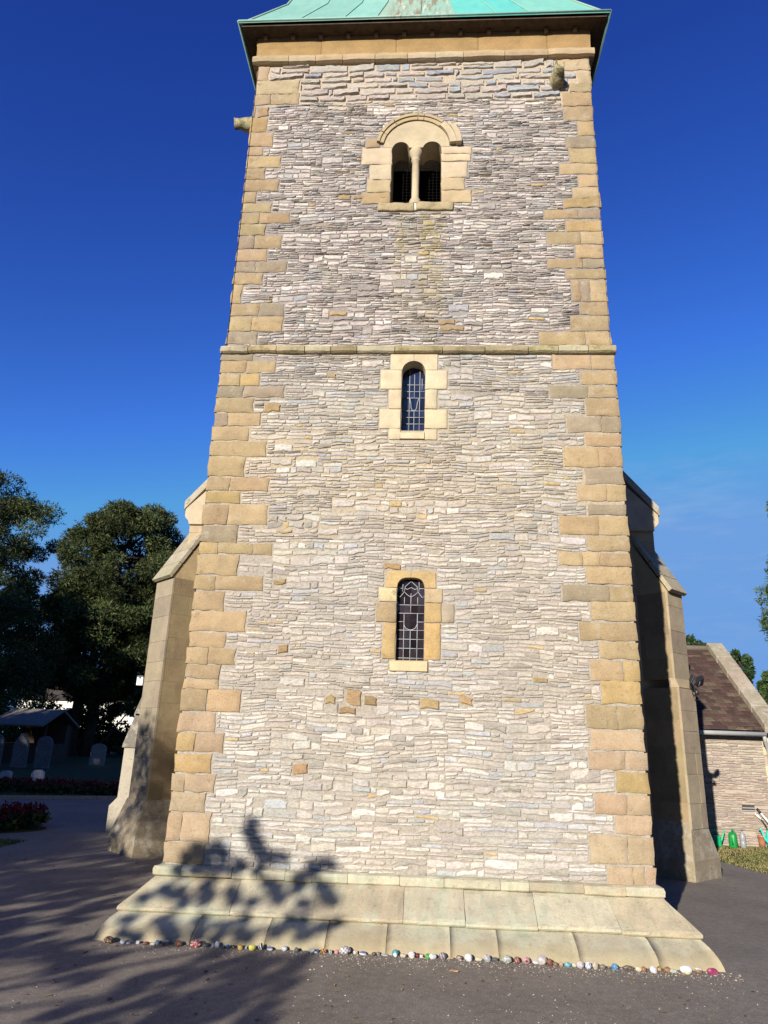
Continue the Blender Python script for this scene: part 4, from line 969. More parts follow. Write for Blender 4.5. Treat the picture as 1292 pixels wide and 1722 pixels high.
rng = random.Random(77)
def grass_patch(name, label, inside, bbox, n, hgt, cols):
    b = MB()
    x0, y0, x1, y1 = bbox; k = 0
    while k < n:
        x, y = rng.uniform(x0, x1), rng.uniform(y0, y1)
        if not inside(x, y): continue
        k += 1
        h = rng.uniform(*hgt)*(.6+.8*abs(N(x*2, y*2))); a = rng.uniform(0, 6.28); wd = rng.uniform(.004, .009); lx_, ly_ = rng.gauss(0, .5)*h, rng.gauss(0, .5)*h
        c = vary(cols[0] if N(x*1.1, y*1.1, 8)+rng.uniform(-.35, .35) > 0 else cols[1], .3, rng)
        b.add([(x-wd*math.cos(a), y-wd*math.sin(a), -.005), (x+wd*math.cos(a), y+wd*math.sin(a), -.005), (x+lx_, y+ly_, h)], [(0, 1, 2)], c)
    o = b.build(name, M['grass']); tag(o, label, 'grass', None, 'stuff'); return o
def in_poly(pts):
    def f(x, y):
        r = False
        for (xa, ya), (xb, yb) in zip(pts, pts[1:]+pts[:1]):
            if (ya > y) != (yb > y) and x < (xb-xa)*(y-ya)/(yb-ya)+xa: r = not r
        return r
    return f
ip = in_poly(path_pts)
grass_patch('dry_grass', 'dry patchy lawn between the path and the annexe wall', lambda x, y: not ip(x+.05*N(x*5, y*5), y), (4.8, 2.0, 8.6, 7.70), 26000, (.012, .042), ((.13,.145,.045), (.23,.19,.085)))
# ------------------------------------------------------------------ small things at the tower's foot
rng = random.Random(9)
PEBBLES = [
(-2.378, -0.798, 0.03, 0.028, 'bright red chipped', 'R0'),
(-2.353, -0.725, 0.092, 0.064, 'dark brown patterned', 'B0'),
(-2.245, -0.694, 0.052, 0.037, 'bluish white', 'W'),
(-2.197, -0.715, 0.037, 0.021, 'small flat white', 'W'),
(-2.123, -0.682, 0.037, 0.033, 'small round white', 'W'),
(-2.053, -0.741, 0.061, 0.029, 'dark maroon', 'M'),
(-1.993, -0.726, 0.057, 0.029, 'flat pale green', 'G'),
(-1.966, -0.641, 0.037, 0.044, 'blue ringed', 'BR'),
(-1.892, -0.696, 0.068, 0.053, 'brown white-topped', 'BW'),
(-1.788, -0.692, 0.062, 0.045, 'rusty brown', 'RB'),
(-1.643, -0.653, 0.095, 0.066, 'crimson pale-spotted', 'CS'),
(-1.573, -0.644, 0.062, 0.045, 'dark grey smooth', 'DG'),
(-1.509, -0.673, 0.023, 0.029, 'tiny lilac-white', 'LW'),
(-1.474, -0.622, 0.043, 0.052, 'white egg-shaped', 'W'),
(-1.421, -0.661, 0.035, 0.029, 'dark teal', 'DT'),
(-1.389, -0.644, 0.033, 0.033, 'small blue', 'BL'),
(-1.343, -0.661, 0.029, 0.029, 'small dark yellow-ringed', 'YR'),
(-1.285, -0.684, 0.047, 0.043, 'orange-yellow', 'OY'),
(-1.241, -0.654, 0.027, 0.027, 'tiny black and white', 'ST'),
(-1.18, -0.68, 0.063, 0.053, 'bright yellow', 'Y'),
(-1.115, -0.635, 0.049, 0.056, 'black and white striped', 'ST'),
(-1.045, -0.648, 0.055, 0.039, 'blue-topped white', 'WB'),
(-0.932, -0.627, 0.053, 0.045, 'pale blue', 'PB'),
(-0.833, -0.646, 0.039, 0.039, 'slate grey', 'DG'),
(-0.708, -0.585, 0.06, 0.035, 'flat bluish slate', 'PB'),
(-0.661, -0.535, 0.035, 0.031, 'small dark blue', 'DB'),
(-0.674, -0.689, 0.032, 0.018, 'tiny flat white', 'W'),
(-0.614, -0.631, 0.053, 0.037, 'orange dark-striped', 'OS'),
(-0.56, -0.643, 0.037, 0.033, 'small zebra-striped', 'ST'),
(-0.512, -0.645, 0.039, 0.037, 'coral pink', 'CP'),
(-0.441, -0.581, 0.103, 0.07, 'large blue and orange chequered', 'CH'),
(-0.363, -0.589, 0.043, 0.035, 'beige and white', 'BE'),
(-0.301, -0.599, 0.062, 0.037, 'flat white-blue', 'WB'),
(-0.21, -0.597, 0.041, 0.033, 'dark brown', 'DB2'),
(-0.177, -0.588, 0.035, 0.031, 'grey-brown', 'GB'),
(-0.129, -0.575, 0.064, 0.021, 'flat grey', 'GY'),
(-0.041, -0.596, 0.059, 0.061, 'teal white-centred', 'TW'),
(0.02, -0.626, 0.055, 0.039, 'dull beige', 'BE'),
(0.088, -0.59, 0.057, 0.053, 'round lilac-white', 'LW'),
(0.09, -0.7, 0.043, 0.024, 'small cream', 'CR'),
(0.134, -0.555, 0.042, 0.044, 'dark crimson', 'M'),
(0.156, -0.593, 0.053, 0.037, 'white red-edged', 'WR'),
(0.209, -0.576, 0.046, 0.042, 'bright green', 'GR'),
(0.254, -0.656, 0.063, 0.05, 'white grey-swirled', 'WS'),
(0.33, -0.616, 0.063, 0.059, 'purple-grey striped', 'PS'),
(0.396, -0.588, 0.061, 0.024, 'flat tan', 'TN'),
(0.46, -0.577, 0.053, 0.039, 'brown flower-patterned', 'BF'),
(0.531, -0.606, 0.067, 0.061, 'large plain white', 'W'),
(0.614, -0.651, 0.065, 0.03, 'flat cream-yellow', 'CR'),
(0.677, -0.606, 0.067, 0.054, 'silver-grey', 'GY'),
(0.743, -0.609, 0.056, 0.039, 'dark blue-grey', 'DG'),
(0.83, -0.631, 0.082, 0.071, 'grey-green netted', 'NT'),
(0.912, -0.642, 0.056, 0.052, 'dark red striped', 'RS'),
(0.979, -0.659, 0.066, 0.058, 'pink ring-patterned', 'PR'),
(1.056, -0.657, 0.049, 0.024, 'low flat white', 'W'),
(1.102, -0.649, 0.084, 0.071, 'large lilac-grey', 'LG'),
(1.161, -0.696, 0.049, 0.057, 'red-brown', 'RB'),
(1.202, -0.735, 0.046, 0.038, 'plain brown', 'BN'),
(1.249, -0.727, 0.038, 0.038, 'small tan', 'TN'),
(1.293, -0.74, 0.055, 0.042, 'turquoise-blue', 'TB'),
(1.347, -0.706, 0.04, 0.038, 'pale green-white', 'G'),
(1.391, -0.775, 0.065, 0.061, 'beige-lilac', 'LG'),
(1.447, -0.817, 0.054, 0.056, 'blue and white patterned', 'BP'),
(1.508, -0.786, 0.048, 0.054, 'beige brown-edged', 'BE'),
(1.562, -0.783, 0.056, 0.042, 'grey-brown mottled', 'GB'),
(1.649, -0.785, 0.056, 0.052, 'deep sky-blue', 'SB'),
(1.759, -0.773, 0.1, 0.04, 'long dark mottled brown', 'MB'),
(1.834, -0.797, 0.052, 0.037, 'pointed cream', 'CR'),
(1.871, -0.831, 0.043, 0.041, 'orange-brown', 'OB'),
(1.925, -0.805, 0.064, 0.058, 'leaning lilac-white', 'LW'),
(1.992, -0.787, 0.044, 0.041, 'golden brown', 'GO'),
(2.052, -0.776, 0.054, 0.048, 'brown orange-tinted', 'OB'),
(2.092, -0.858, 0.074, 0.035, 'flat pale grey-green', 'G'),
(2.188, -0.813, 0.099, 0.064, 'large white yellow-tinted', 'WY'),
(2.287, -0.776, 0.064, 0.052, 'beige brown-rimmed', 'BW'),
(2.388, -0.762, 0.093, 0.052, 'magenta-red', 'MG'),
]
PC = {'R0':((.55,.03,.02),)*2,'B0':((.10,.045,.02),(.45,.30,.2)),'W':((.74,.74,.76),(.62,.64,.70)),'M':((.13,.012,.02),(.2,.03,.03)),'G':((.50,.58,.45),(.62,.66,.55)),'BR':((.03,.10,.38),(.7,.75,.8)),'BW':((.30,.17,.09),(.72,.70,.66)),'RB':((.30,.10,.04),(.2,.06,.03)),
 'CS':((.42,.03,.04),(.70,.52,.45)),'DG':((.09,.095,.11),(.14,.15,.17)),'LW':((.72,.67,.78),(.8,.78,.82)),'DT':((.02,.12,.13),(.03,.17,.18)),'BL':((.04,.13,.45),(.1,.2,.5)),'YR':((.05,.05,.05),(.60,.48,.08)),'OY':((.72,.40,.03),(.75,.5,.05)),'ST':((.04,.04,.05),(.72,.72,.70)),'Y':((.72,.68,.03),(.75,.72,.12)),
 'WB':((.08,.13,.42),(.75,.75,.75)),'PB':((.48,.56,.68),(.6,.65,.72)),'DB':((.03,.05,.22),(.1,.12,.3)),'OS':((.78,.33,.02),(.10,.05,.03)),'CP':((.70,.25,.22),(.75,.4,.33)),'CH':((.12,.17,.42),(.78,.60,.36)),'BE':((.55,.43,.30),(.72,.67,.6)),'DB2':((.09,.05,.035),(.14,.08,.05)),'GB':((.24,.19,.15),(.34,.28,.22)),'GY':((.36,.36,.38),(.5,.5,.52)),
 'TW':((.03,.32,.34),(.82,.83,.84)),'CR':((.74,.62,.38),(.78,.70,.5)),'WR':((.78,.78,.80),(.45,.03,.05)),'GR':((.08,.42,.05),(.2,.5,.1)),'WS':((.76,.76,.78),(.36,.38,.45)),'PS':((.17,.12,.16),(.42,.38,.40)),'TN':((.48,.32,.18),(.55,.4,.25)),'BF':((.17,.08,.06),(.6,.5,.42)),'NT':((.35,.38,.33),(.62,.66,.60)),'RS':((.20,.03,.025),(.45,.22,.16)),
 'PR':((.68,.32,.34),(.10,.04,.05)),'LG':((.52,.46,.50),(.60,.52,.46)),'BN':((.25,.14,.07),(.3,.18,.1)),'TB':((.08,.42,.52),(.15,.5,.6)),'BP':((.70,.72,.80),(.12,.16,.5)),'SB':((.05,.26,.52),(.12,.36,.6)),'MB':((.10,.075,.05),(.30,.24,.15)),'OB':((.42,.19,.07),(.3,.13,.06)),'GO':((.45,.27,.06),(.12,.08,.04)),'WY':((.82,.82,.84),(.80,.72,.38)),'MG':((.38,.02,.13),(.5,.05,.2))}
bm = bmesh.new(); bmesh.ops.create_icosphere(bm, subdivisions=4, radius=1.0); ICO_V = [v.co.copy() for v in bm.verts]; ICO_F = [tuple(v.index for v in f.verts) for f in bm.faces]; bm.free()
prev = None
for i, (x, y, wd, ht, desc, key) in enumerate(PEBBLES):
    a, c = [tuple(.70*(.78*v+.22*sum(t_)/3) for v in t_) for t_ in PC[key]]; s = i*3.7; dp = min(wd, max(ht, .03))*rng.uniform(.75, 1.0); V, CC = [], []
    mound = 1+.18*rng.uniform(-1, 1)
    for p in ICO_V:
        k = 1+.14*N(p.x*1.4+s, p.y*1.4, p.z*1.4)+.05*N(p.x*3+s, p.y*3, p.z*3)
        V.append((p.x*wd*.46*k, p.y*dp*.46*k, ht*.46+p.z*ht*.46*k*(mound if p.z > 0 else 1)))
        q = 0
        if key in ('CS', 'B0', 'BF', 'BP', 'NT', 'MB', 'BR'): q = 1 if N(p.x*3.2+s, p.y*3.2, p.z*3.2) > .16 else 0
        elif key in ('ST', 'OS', 'RS', 'PS'): q = 1 if math.sin(p.x*8+p.z*3+s) > .1 else 0
        elif key == 'CH': q = (int((p.x+5)*3.2)+int((p.z+5)*2.4)) % 2
        elif key in ('WB', 'BW'): q = (1 if p.z < .25 else 0) if key == 'WB' else (1 if p.z > .35 else 0)
        elif key == 'TW': q = 1 if (p.x*p.x*1.2+(p.z+.25)**2) < .38 and p.y < 0 else 0
        elif key in ('PR', 'YR', 'BR'): r_ = math.hypot(p.x, p.z); q = 1 if (r_ < .38 or (key == 'PR' and .66 < r_ < .76)) and p.y < 0 else 0
        elif key == 'WR': q = 1 if p.x > .62 or p.z > .75 else 0
        elif key == 'WY': q = 1 if p.z < -.1 and p.x > -.4 else 0
        elif key == 'WS': q = 1 if abs(math.sin(6*math.hypot(p.x, p.z)+math.atan2(p.z, p.x))) < .35 else 0
        else: q = 1 if N(p.x*1.5+s, p.y*1.5, p.z*1.5) > .2 else 0
        CC.append(c if q else a)
    b = MB(); b.add(V, ICO_F, CC, 0, True)
    o = b.build('painted_pebble', M['pebble']); o.location = (x, -.600-dp/2-.002-rng.uniform(0, .022)-(max(0, -.62-y)*.25), -.004)
    o.rotation_euler = (rng.uniform(-.12, .12), rng.uniform(-.15, .15) if 'leaning' not in desc else .6, rng.uniform(-.3, .3))
    tag(o, (f'{desc} painted pebble right of the {prev} one' if prev else f'{desc} painted pebble at the left end of the row by the plinth'), 'pebble', 'painted pebbles along the foot of the tower')
    prev = desc
gb = MB()
for k in range(2600):
    x = rng.uniform(-2.4, 2.6); y = -.62-abs(rng.gauss(0, .16)) if rng.random() < .8 else -.62-rng.uniform(0, 1.6)
    if x < -.8 and rng.random() < .5: continue
    r = rng.uniform(.002, .0065)*(1.5 if rng.random() < .04 else 1); c = vary((.42,.36,.29) if rng.random() < .6 else (.22,.19,.17), .3, rng)
    V = [(x+r*rng.uniform(.6, 1.4)*dx, y+r*rng.uniform(.6, 1.4)*dy, .0+r*rng.uniform(.6, 1.2)*dz) for dx, dy, dz in ((1,0,.2),(0,1,.3),(-1,0,.25),(0,-1,.2),(.1,.1,1))]
    gb.add(V, [(0,1,4),(1,2,4),(2,3,4),(3,0,4)], c)
tag(gb.build('loose_grit', M['grit']), 'pale loose grit scattered on the tarmac in front of the plinth', 'grit', None, 'stuff')
lf = MB(); lf.add([(-.035,0,.006),(-.01,-.018,.012),(.03,-.008,.006),(.042,.004,.014),(.015,.02,.010),(-.015,.017,.014)], [(0,1,2,3,4,5)], (.50,.30,.17)); o = lf.build('fallen_leaf', M['grass']); o.location = (.40, -.98, .004); tag(o, 'dry orange-brown fallen leaf lying on the tarmac', 'leaf')

lb = MB()
for k in range(420):
    if k < 260: x, y = rng.uniform(-9, -.3), rng.uniform(-2.6, 7)
    else: x, y = rng.uniform(-2.5, 5), rng.uniform(-2.2, -.62)
    if abs(x) < 2.7 and y > -.62: continue
    a, l, h = rng.uniform(0, 6.28), rng.uniform(.008, .022)*(1 if k > 260 else 1.5), rng.uniform(.002, .012)
    dx, dy = math.cos(a)*l, math.sin(a)*l
    lb.add([(x-dx, y-dy, .003), (x+dy*.45, y-dx*.45, .003+h), (x+dx, y+dy, .004), (x-dy*.45, y+dx*.45, .003+h*.6)], [(0,1,2,3)], vary(rng.choice(((.16,.09,.04),(.10,.06,.03),(.22,.15,.08))), .3, rng))
tag(lb.build('leaf_litter', M['grass']), 'small brown leaf litter scattered over the tarmac', 'leaf litter', None, 'stuff')

# ------------------------------------------------------------------ trees
def limbs(mb, base, targets, r0, rng, bend=.12):
    base = Vector(base)
    for p, r in targets:
        p = Vector(p); mid = base.lerp(p, .5)+Vector((rng.gauss(0, 1), rng.gauss(0, 1), rng.gauss(0, .5)))*bend*(p-base).length*.6
        mb.tube([base, base.lerp(mid, .5)+Vector((0, 0, .04)), mid, p], [r, r*.8, r*.55, r*.2], 6)
def foliage(mb, blobs, per, size, cols, rng, flat=.8, shell=.55, droop=0.0, needle=False, dens=None):
    for (cx, cy, cz, r) in blobs:
        tint = rng.uniform(.7, 1.3); n = int(per*(r*r if dens else 1)) if dens else per
        for _ in range(n):
            d = Vector((rng.gauss(0, 1), rng.gauss(0, 1), rng.gauss(0, 1))).normalized()
            q = r*(shell+(1-shell)*rng.random()) if rng.random() < .75 else r*rng.random()*1.12
            p = Vector((cx, cy, cz))+Vector((d.x*q, d.y*q, d.z*q*flat))
            s = size*rng.uniform(.6, 1.4); u = (d+Vector((rng.gauss(0, .7), rng.gauss(0, .7), rng.gauss(0, .7)-droop))).normalized()
            v = u.cross(Vector((rng.gauss(0, 1), rng.gauss(0, 1), rng.gauss(0, 1)))).normalized()
            c = vary(tuple(x*tint for x in rng.choice(cols)), .25, rng)
            if needle: mb.add([p-v*s*.20, p+v*s*.20, p+u*s*1.1], [(0, 1, 2)], c)
            else: mb.add([p-v*s*.42, p-u*s*.15+v*.0, p+v*s*.42, p+u*s*.8], [(0, 1, 2, 3)], c)
DG = [(.045,.066,.020), (.066,.086,.026), (.092,.096,.030), (.030,.048,.018)]
def tree(name, label, loc, trunks, blobs, per, size, cols, seed, group=None, needle=False, flat=.8, tr=.3, cat='tree', shell=.55, dens=None):
    rng = random.Random(seed); t = empty(name, label, cat, loc, group)
    tb = MB()
    for pts in trunks:
        k = len(pts); tb.tube(pts, [tr*(1-.8*i/(k-1)) for i in range(k)], 10)
        for _ in range(0): pass
    tops = [Vector(p) for pts in trunks for p in pts]
    for bx in rng.sample(blobs, min(len(blobs), 26)):
        p = Vector(bx[:3]); s = min(tops, key=lambda q: (q-p).length+(3 if q.z > p.z else 0)*1.0)
        limbs(tb, s, [(p, tr*.30)], 0, rng)
    tb.build('trunk', M['bark'], t)
    fb = MB(); foliage(fb, blobs, per, size, cols, rng, flat, shell, needle=needle, dens=dens); fb.build('crown', M['leaf'], t)
    return t
def crown_blobs(rng, n, cx, cy, z0, z1, rad, rr, depth=1.0):
    """rad(t): crown radius at relative height t"""
    out = []
    for i in range(n):
        t = rng.random(); a = rng.uniform(0, 6.283); q = rad(t)*math.sqrt(rng.uniform(.15, 1))
        out.append((cx+q*math.cos(a), cy+q*math.sin(a)*depth, z0+(z1-z0)*t, rng.uniform(*rr)))
    return out
def interp(pts):
    def f(t):
        for (a, va), (b, vb) in zip(pts, pts[1:]):
            if t <= b: return va+(vb-va)*(t-a)/(b-a)
        return pts[-1][1]
    return f
r3 = random.Random(31)
# two big evergreens in the left background
tA = crown_blobs(r3, 175, 0, 0, 2.0, 21.6, interp([(0, 7.2), (.4, 7.6), (.72, 6.7), (.86, 5.6), (.95, 3.4), (1, 1.6)]), (.8, 1.5))
tree('evergreen_tree', 'tall dark evergreen at the left edge with the higher rounded crown', (-35.6, 46, 0), [[(0,0,-.3),(.2,0,6),(0,.2,12),(.3,0,19)]], tA, 620, .23, DG, 1, 'big evergreens left of the tower', flat=.7, tr=.55, needle=True)
tB = crown_blobs(r3, 200, 0, 0, 5.0, 18.8, interp([(0, 4.9), (.3, 5.2), (.6, 5.2), (.85, 4.4), (.95, 3.0), (1, 1.6)]), (.7, 1.35))
tB += [(r3.uniform(-3, 5.5), r3.uniform(-1.5, 1.5), r3.uniform(3.1, 5.2), r3.uniform(.5, .9)) for _ in range(34)]
tB += crown_blobs(r3, 26, 3.4, -1, 5.5, 15.5, interp([(0, 1.2), (.5, 1.8), (1, .8)]), (.8, 1.3))+[(-3.2, 0, 18.3, .8), (-2.6, .3, 17.6, .9)]
tree('evergreen_tree', 'broad dark evergreen standing between the taller tree and the left buttress', (-23.6, 47, 0), [[(-2.4,0,-.3),(-2.3,.1,4),(-1.4,0,9),(-.4,0,16)], [(-1.4,.5,-.3),(-1.2,.4,4),(.3,.3,9),(1.0,0,15)]], tB, 620, .23, DG, 2, 'big evergreens left of the tower', flat=.7, tr=.50, needle=True)
tC = crown_blobs(r3, 40, 0, 0, 2.4, 9.6, interp([(0, 1.6), (.5, 2.0), (.8, 1.5), (1, .6)]), (.5, .9))
tree('evergreen_tree', 'lower leafy evergreen close behind the left corner buttress', (-11.6, 31, 0), [[(0,0,-.3),(0,.1,3),(.2,0,8)]], tC, 480, .17, [(.05,.075,.02),(.065,.085,.025),(.04,.06,.018)], 3, 'big evergreens left of the tower', flat=.75, tr=.25)
tD = crown_blobs(r3, 60, 0, 0, 1.5, 10, interp([(0, 4.6), (.5, 4.6), (.8, 3.4), (1, 1.8)]), (.9, 1.5))
tree('evergreen_tree', 'dense low evergreen at the far left under the tall crown', (-29.5, 39, 0), [[(0,0,-.3),(0,.1,3),(.2,0,8)]], tD, 480, .24, DG, 4, 'big evergreens left of the tower', flat=.75, tr=.3, needle=True)
tE = crown_blobs(r3, 130, 1.0, 0, 5.0, 15.0, interp([(0, 7.0), (.5, 6.0), (.8, 4.0), (1, 2.2)]), (.9, 1.6))
tree('evergreen_tree', 'dark evergreen filling the gap behind the two larger ones', (-29.5, 54, 0), [[(0,0,-.3),(0,.1,5),(.2,0,13)]], tE, 480, .27, DG, 5, 'big evergreens left of the tower', flat=.75, tr=.4, needle=True)

# unseen trees shading the churchyard from behind and left, plus added helper trees
r4 = random.Random(40)
SHADOW_SPRAYS = [(2.09,4.33,0.037),(2.08,4.25,0.051),(2.13,4.16,0.065),(2.19,4.09,0.069),(2.29,4.07,0.041),(2.38,4.08,0.028),(1.65,4.03,0.051),(1.57,3.94,0.06),(1.81,4.05,0.065),(1.73,3.99,0.042),(1.88,4.02,0.051),(2.72,4.1,0.041),(2.79,4.1,0.027),(1.7,3.86,0.068),(1.85,3.89,0.073),(2.02,3.93,0.077),(2.2,3.94,0.054),(2.64,4.01,0.072),(2.57,3.93,0.054),(1.54,3.82,0.041),(1.52,3.64,0.053),(1.64,3.63,0.067),(1.83,3.72,0.067),(1.9,3.64,0.071),(2.06,3.72,0.049),(2.14,3.66,0.057),(2.32,3.85,0.058),(2.4,3.8,0.057),(2.48,3.74,0.057),(2.57,3.85,0.04),(2.77,3.89,0.057),(2.84,3.83,0.048),(2.7,3.73,0.048),(2.92,3.79,0.035),(2.29,3.66,0.04),(1.4,3.54,0.044),(1.75,3.57,0.053),(1.43,3.35,0.038),(1.69,3.4,0.055),(1.8,3.33,0.063),(1.97,3.45,0.047),(2.06,3.35,0.063),(2.19,3.42,0.071),(2.3,3.51,0.038),(2.36,3.41,0.054),(2.67,3.57,0.055),(2.76,3.56,0.055),(2.63,3.46,0.038),(2.84,3.49,0.071),(2.95,3.56,0.046),(3.02,3.62,0.033),(1.62,3.23,0.046),(1.9,3.28,0.055),(2.45,3.38,0.038),(2.22,3.32,0.046),(1.5,3.24,0.038),(3.18,2.9,0.053),(2.99,3.31,0.054),(3.04,3.26,0.052),(2.46,2.86,0.048),(1.71,2.91,0.042),(2.59,2.76,0.031),(2.57,3.15,0.034),(3.09,3.2,0.041),(2.9,2.75,0.042),(2.76,3.13,0.067),(3.43,2.85,0.053),(2.34,2.95,0.037),(1.71,3.02,0.045),(2.4,3.21,0.062),(2.34,2.98,0.06),(2.57,3.02,0.048),(2.64,3.22,0.072),(2.36,2.74,0.053),(2.39,2.73,0.038),(2.36,3.2,0.037),(2.76,2.72,0.032),(3.5,2.88,0.055),(2.4,2.96,0.049),(2.82,3.22,0.063),(2.56,2.69,0.029),(2.66,2.87,0.058),(2.94,2.77,0.042),(2.31,2.97,0.038),(1.72,2.96,0.058),(2.61,2.68,0.041),(2.36,3.03,0.054),(3.24,3.07,0.045),(2.56,2.7,0.027),(3.07,2.83,0.031),(3.48,2.86,0.045),(2.84,3.22,0.051),(2.62,2.74,0.036),(3.14,2.78,0.051),(2.98,2.87,0.043),(2.37,2.93,0.035),(3.04,2.76,0.054),(2.97,2.99,0.041),(1.91,2.92,0.059),(3.22,3.12,0.059),(3.36,2.96,0.05),(3.05,3.09,0.056),(2.45,2.89,0.055),(2.88,3.1,0.066),(3.08,2.97,0.03),(2.6,3.07,0.056),(3.01,2.83,0.047),(3.1,3.11,0.054),(3.4,2.9,0.038),(3.44,2.84,0.054),(2.84,2.95,0.035),(2.93,2.88,0.051),(2.81,3.17,0.062),(3.05,2.92,0.042),(3.2,2.89,0.047),(2.63,3.24,0.041),(2.84,2.88,0.035),(3.18,2.96,0.03),(2.45,3.06,0.034),(2.03,2.91,0.037),(1.75,3.05,0.052),(2.72,2.88,0.048),(1.23,2.97,0.034),(-0.68,3.6,0.073),(0.92,2.99,0.05),(0.19,3.13,0.044),(-0.2,3.56,0.079),(1.21,3.07,0.062),(-1.47,3.79,0.092),(1.69,3.0,0.07),(-0.06,3.57,0.095),(-2.27,3.71,0.091),(-1.08,3.89,0.095),(-0.9,3.68,0.069),(-0.49,3.69,0.106),(0.05,3.45,0.062),(0.01,3.32,0.049),(0.33,3.46,0.06),(-0.12,3.19,0.054),(-0.96,3.56,0.059),(0.42,3.42,0.075),(1.24,3.16,0.042),(-0.05,3.69,0.079),(-0.69,3.55,0.078),(-0.22,3.51,0.086),(-1.78,4.08,0.078),(1.49,3.01,0.068),(-2.02,4.11,0.116),(0.54,3.27,0.073),(0.48,3.42,0.088),(-0.2,3.45,0.09),(-0.89,3.5,0.094),(0.88,2.97,0.062),(-0.6,3.6,0.093),(-0.59,4.0,0.087),(0.43,3.38,0.059),(0.24,3.18,0.077),(-1.42,3.55,0.098),(0.52,3.04,0.078),(0.88,2.96,0.044),(-0.96,3.94,0.075),(-0.54,3.99,0.094),(-1.29,3.78,0.092),(-2.2,3.72,0.08),(-2.5,3.82,0.096),(-0.37,3.33,0.06),(0.46,3.4,0.089),(-2.02,3.95,0.105),(0.38,3.14,0.062),(-0.43,3.69,0.082),(0.86,3.08,0.058),(-1.3,3.57,0.072),(-0.68,3.87,0.098),(-1.35,4.01,0.102),(-2.01,3.71,0.092),(1.17,2.98,0.053),(1.06,3.06,0.037),(-1.44,4.1,0.071),(-1.86,3.78,0.117),(0.35,3.15,0.055),(-0.66,3.47,0.08),(-0.27,3.44,0.053),(0.54,3.52,0.088),(0.7,3.27,0.067),(0.31,3.55,0.052),(-1.63,3.58,0.054),(-1.74,4.24,0.097),(0.15,3.38,0.049),(-1.7,3.68,0.077),(1.34,3.01,0.041),(-0.9,3.55,0.059),(-1.07,3.62,0.079),(1.07,2.91,0.047),(0.5,3.44,0.091),(0.46,3.11,0.051),(1.28,3.19,0.045),(-2.53,3.94,0.076),(-0.57,3.34,0.094),(-0.58,3.54,0.074),(0.84,3.1,0.067),(-1.22,3.57,0.089),(1.6,2.96,0.033),(0.72,3.01,0.053),(-0.03,3.19,0.087),(-0.19,3.54,0.053),(1.05,2.93,0.053),(-1.07,4.2,0.078)]
top_u = interp([(0, 5.1), (.10, 5.7), (.22, 6.2), (.38, 5.3), (.50, 4.35), (.60, 4.15), (.66, 4.1), (.73, 4.05), (.755, 4.55), (.785, 4.15), (.82, 3.95), (.88, 3.9), (.94, 4.05), (1, 3.7)])
bl = []
def put(q, z, rr0):
    u = -6.6+7.0*q; w_ = r4.uniform(-.9, .9); bl.append((.927*(u+3.4)-.375*w_, -.375*(u+3.4)-.927*w_, z, rr0))
for i in range(250):                         # u: across the light, w: along it; dense on the left, open sprays on the right
    q = .44*r4.random(); rr0 = r4.uniform(.20, .42); z1 = top_u(q)-rr0*.8; put(q, z1-(z1-.8)*r4.random()**1.3, rr0)
for u_, z_, rr0 in SHADOW_SPRAYS:                   # outer leaf sprays placed to cast the dapples on plinth and tarmac
    w_ = r4.uniform(-.25, .25); bl.append((.927*u_-.375*w_, -.375*u_-.927*w_, z_+.35*w_*.93, rr0))
sh = tree('yew_tree', 'bushy yew tree shading the tower foot', (-7.35, -9.1, 0), [[(0,0,-.3),(0,.1,1.5),(.1,0,4)]], bl, 75, .07, DG, 41, 'yew trees shading the churchyard', flat=.85, tr=.18)
base_b = crown_blobs(random.Random(43), 90, 0, 0, .8, 7.2, interp([(0, 2.6), (.35, 3.1), (.7, 2.6), (.9, 1.5), (1, .6)]), (.45, .95))
sh2 = tree('yew_tree', 'dense yew tree out of view, placed for its effect on the light', (-18.4, -13.0, 0), [[(0,0,-.3),(0,.1,2),(.1,0,6.5)]], base_b, 420, .18, DG, 44, 'yew trees shading the churchyard', flat=.85, tr=.25)
sh2.scale = (1.4, 1.4, 1.4)
for (x, y, s, rz) in ((-15.3, -13.6, 1.02, 1.1), (-12.6, -12.4, .78, 2.0), (-16.5, -17.5, 1.2, .2), (-20.5, -15.5, 1.6, 4.0), (-22.5, -10.5, 1.6, 2.3), (-27.5, -7.5, 1.8, 3.4), (-29, -1.5, 2.2, 4.2), (-32, 7, 2.4, 5.0), (-38, 19, 2.7, .7), (-47, 27, 2.4, 1.9), (-6, -50, 1.7, 2.9), (2, -54, 1.9, .4), (10, -49, 1.6, 1.4), (17, -55, 2.0, 5.4), (9, -22, 2.0, .9), (16, -18, 2.1, 2.2), (21, -9, 2.0, 3.7), (-2, -38, 1.5, 4.4)):  # copies behind and right added to block skylight and darken window reflections
    c = copy_tree(sh2); c.location = (x, y, 0); c.scale = (s, s, s); c.rotation_euler.z = rz

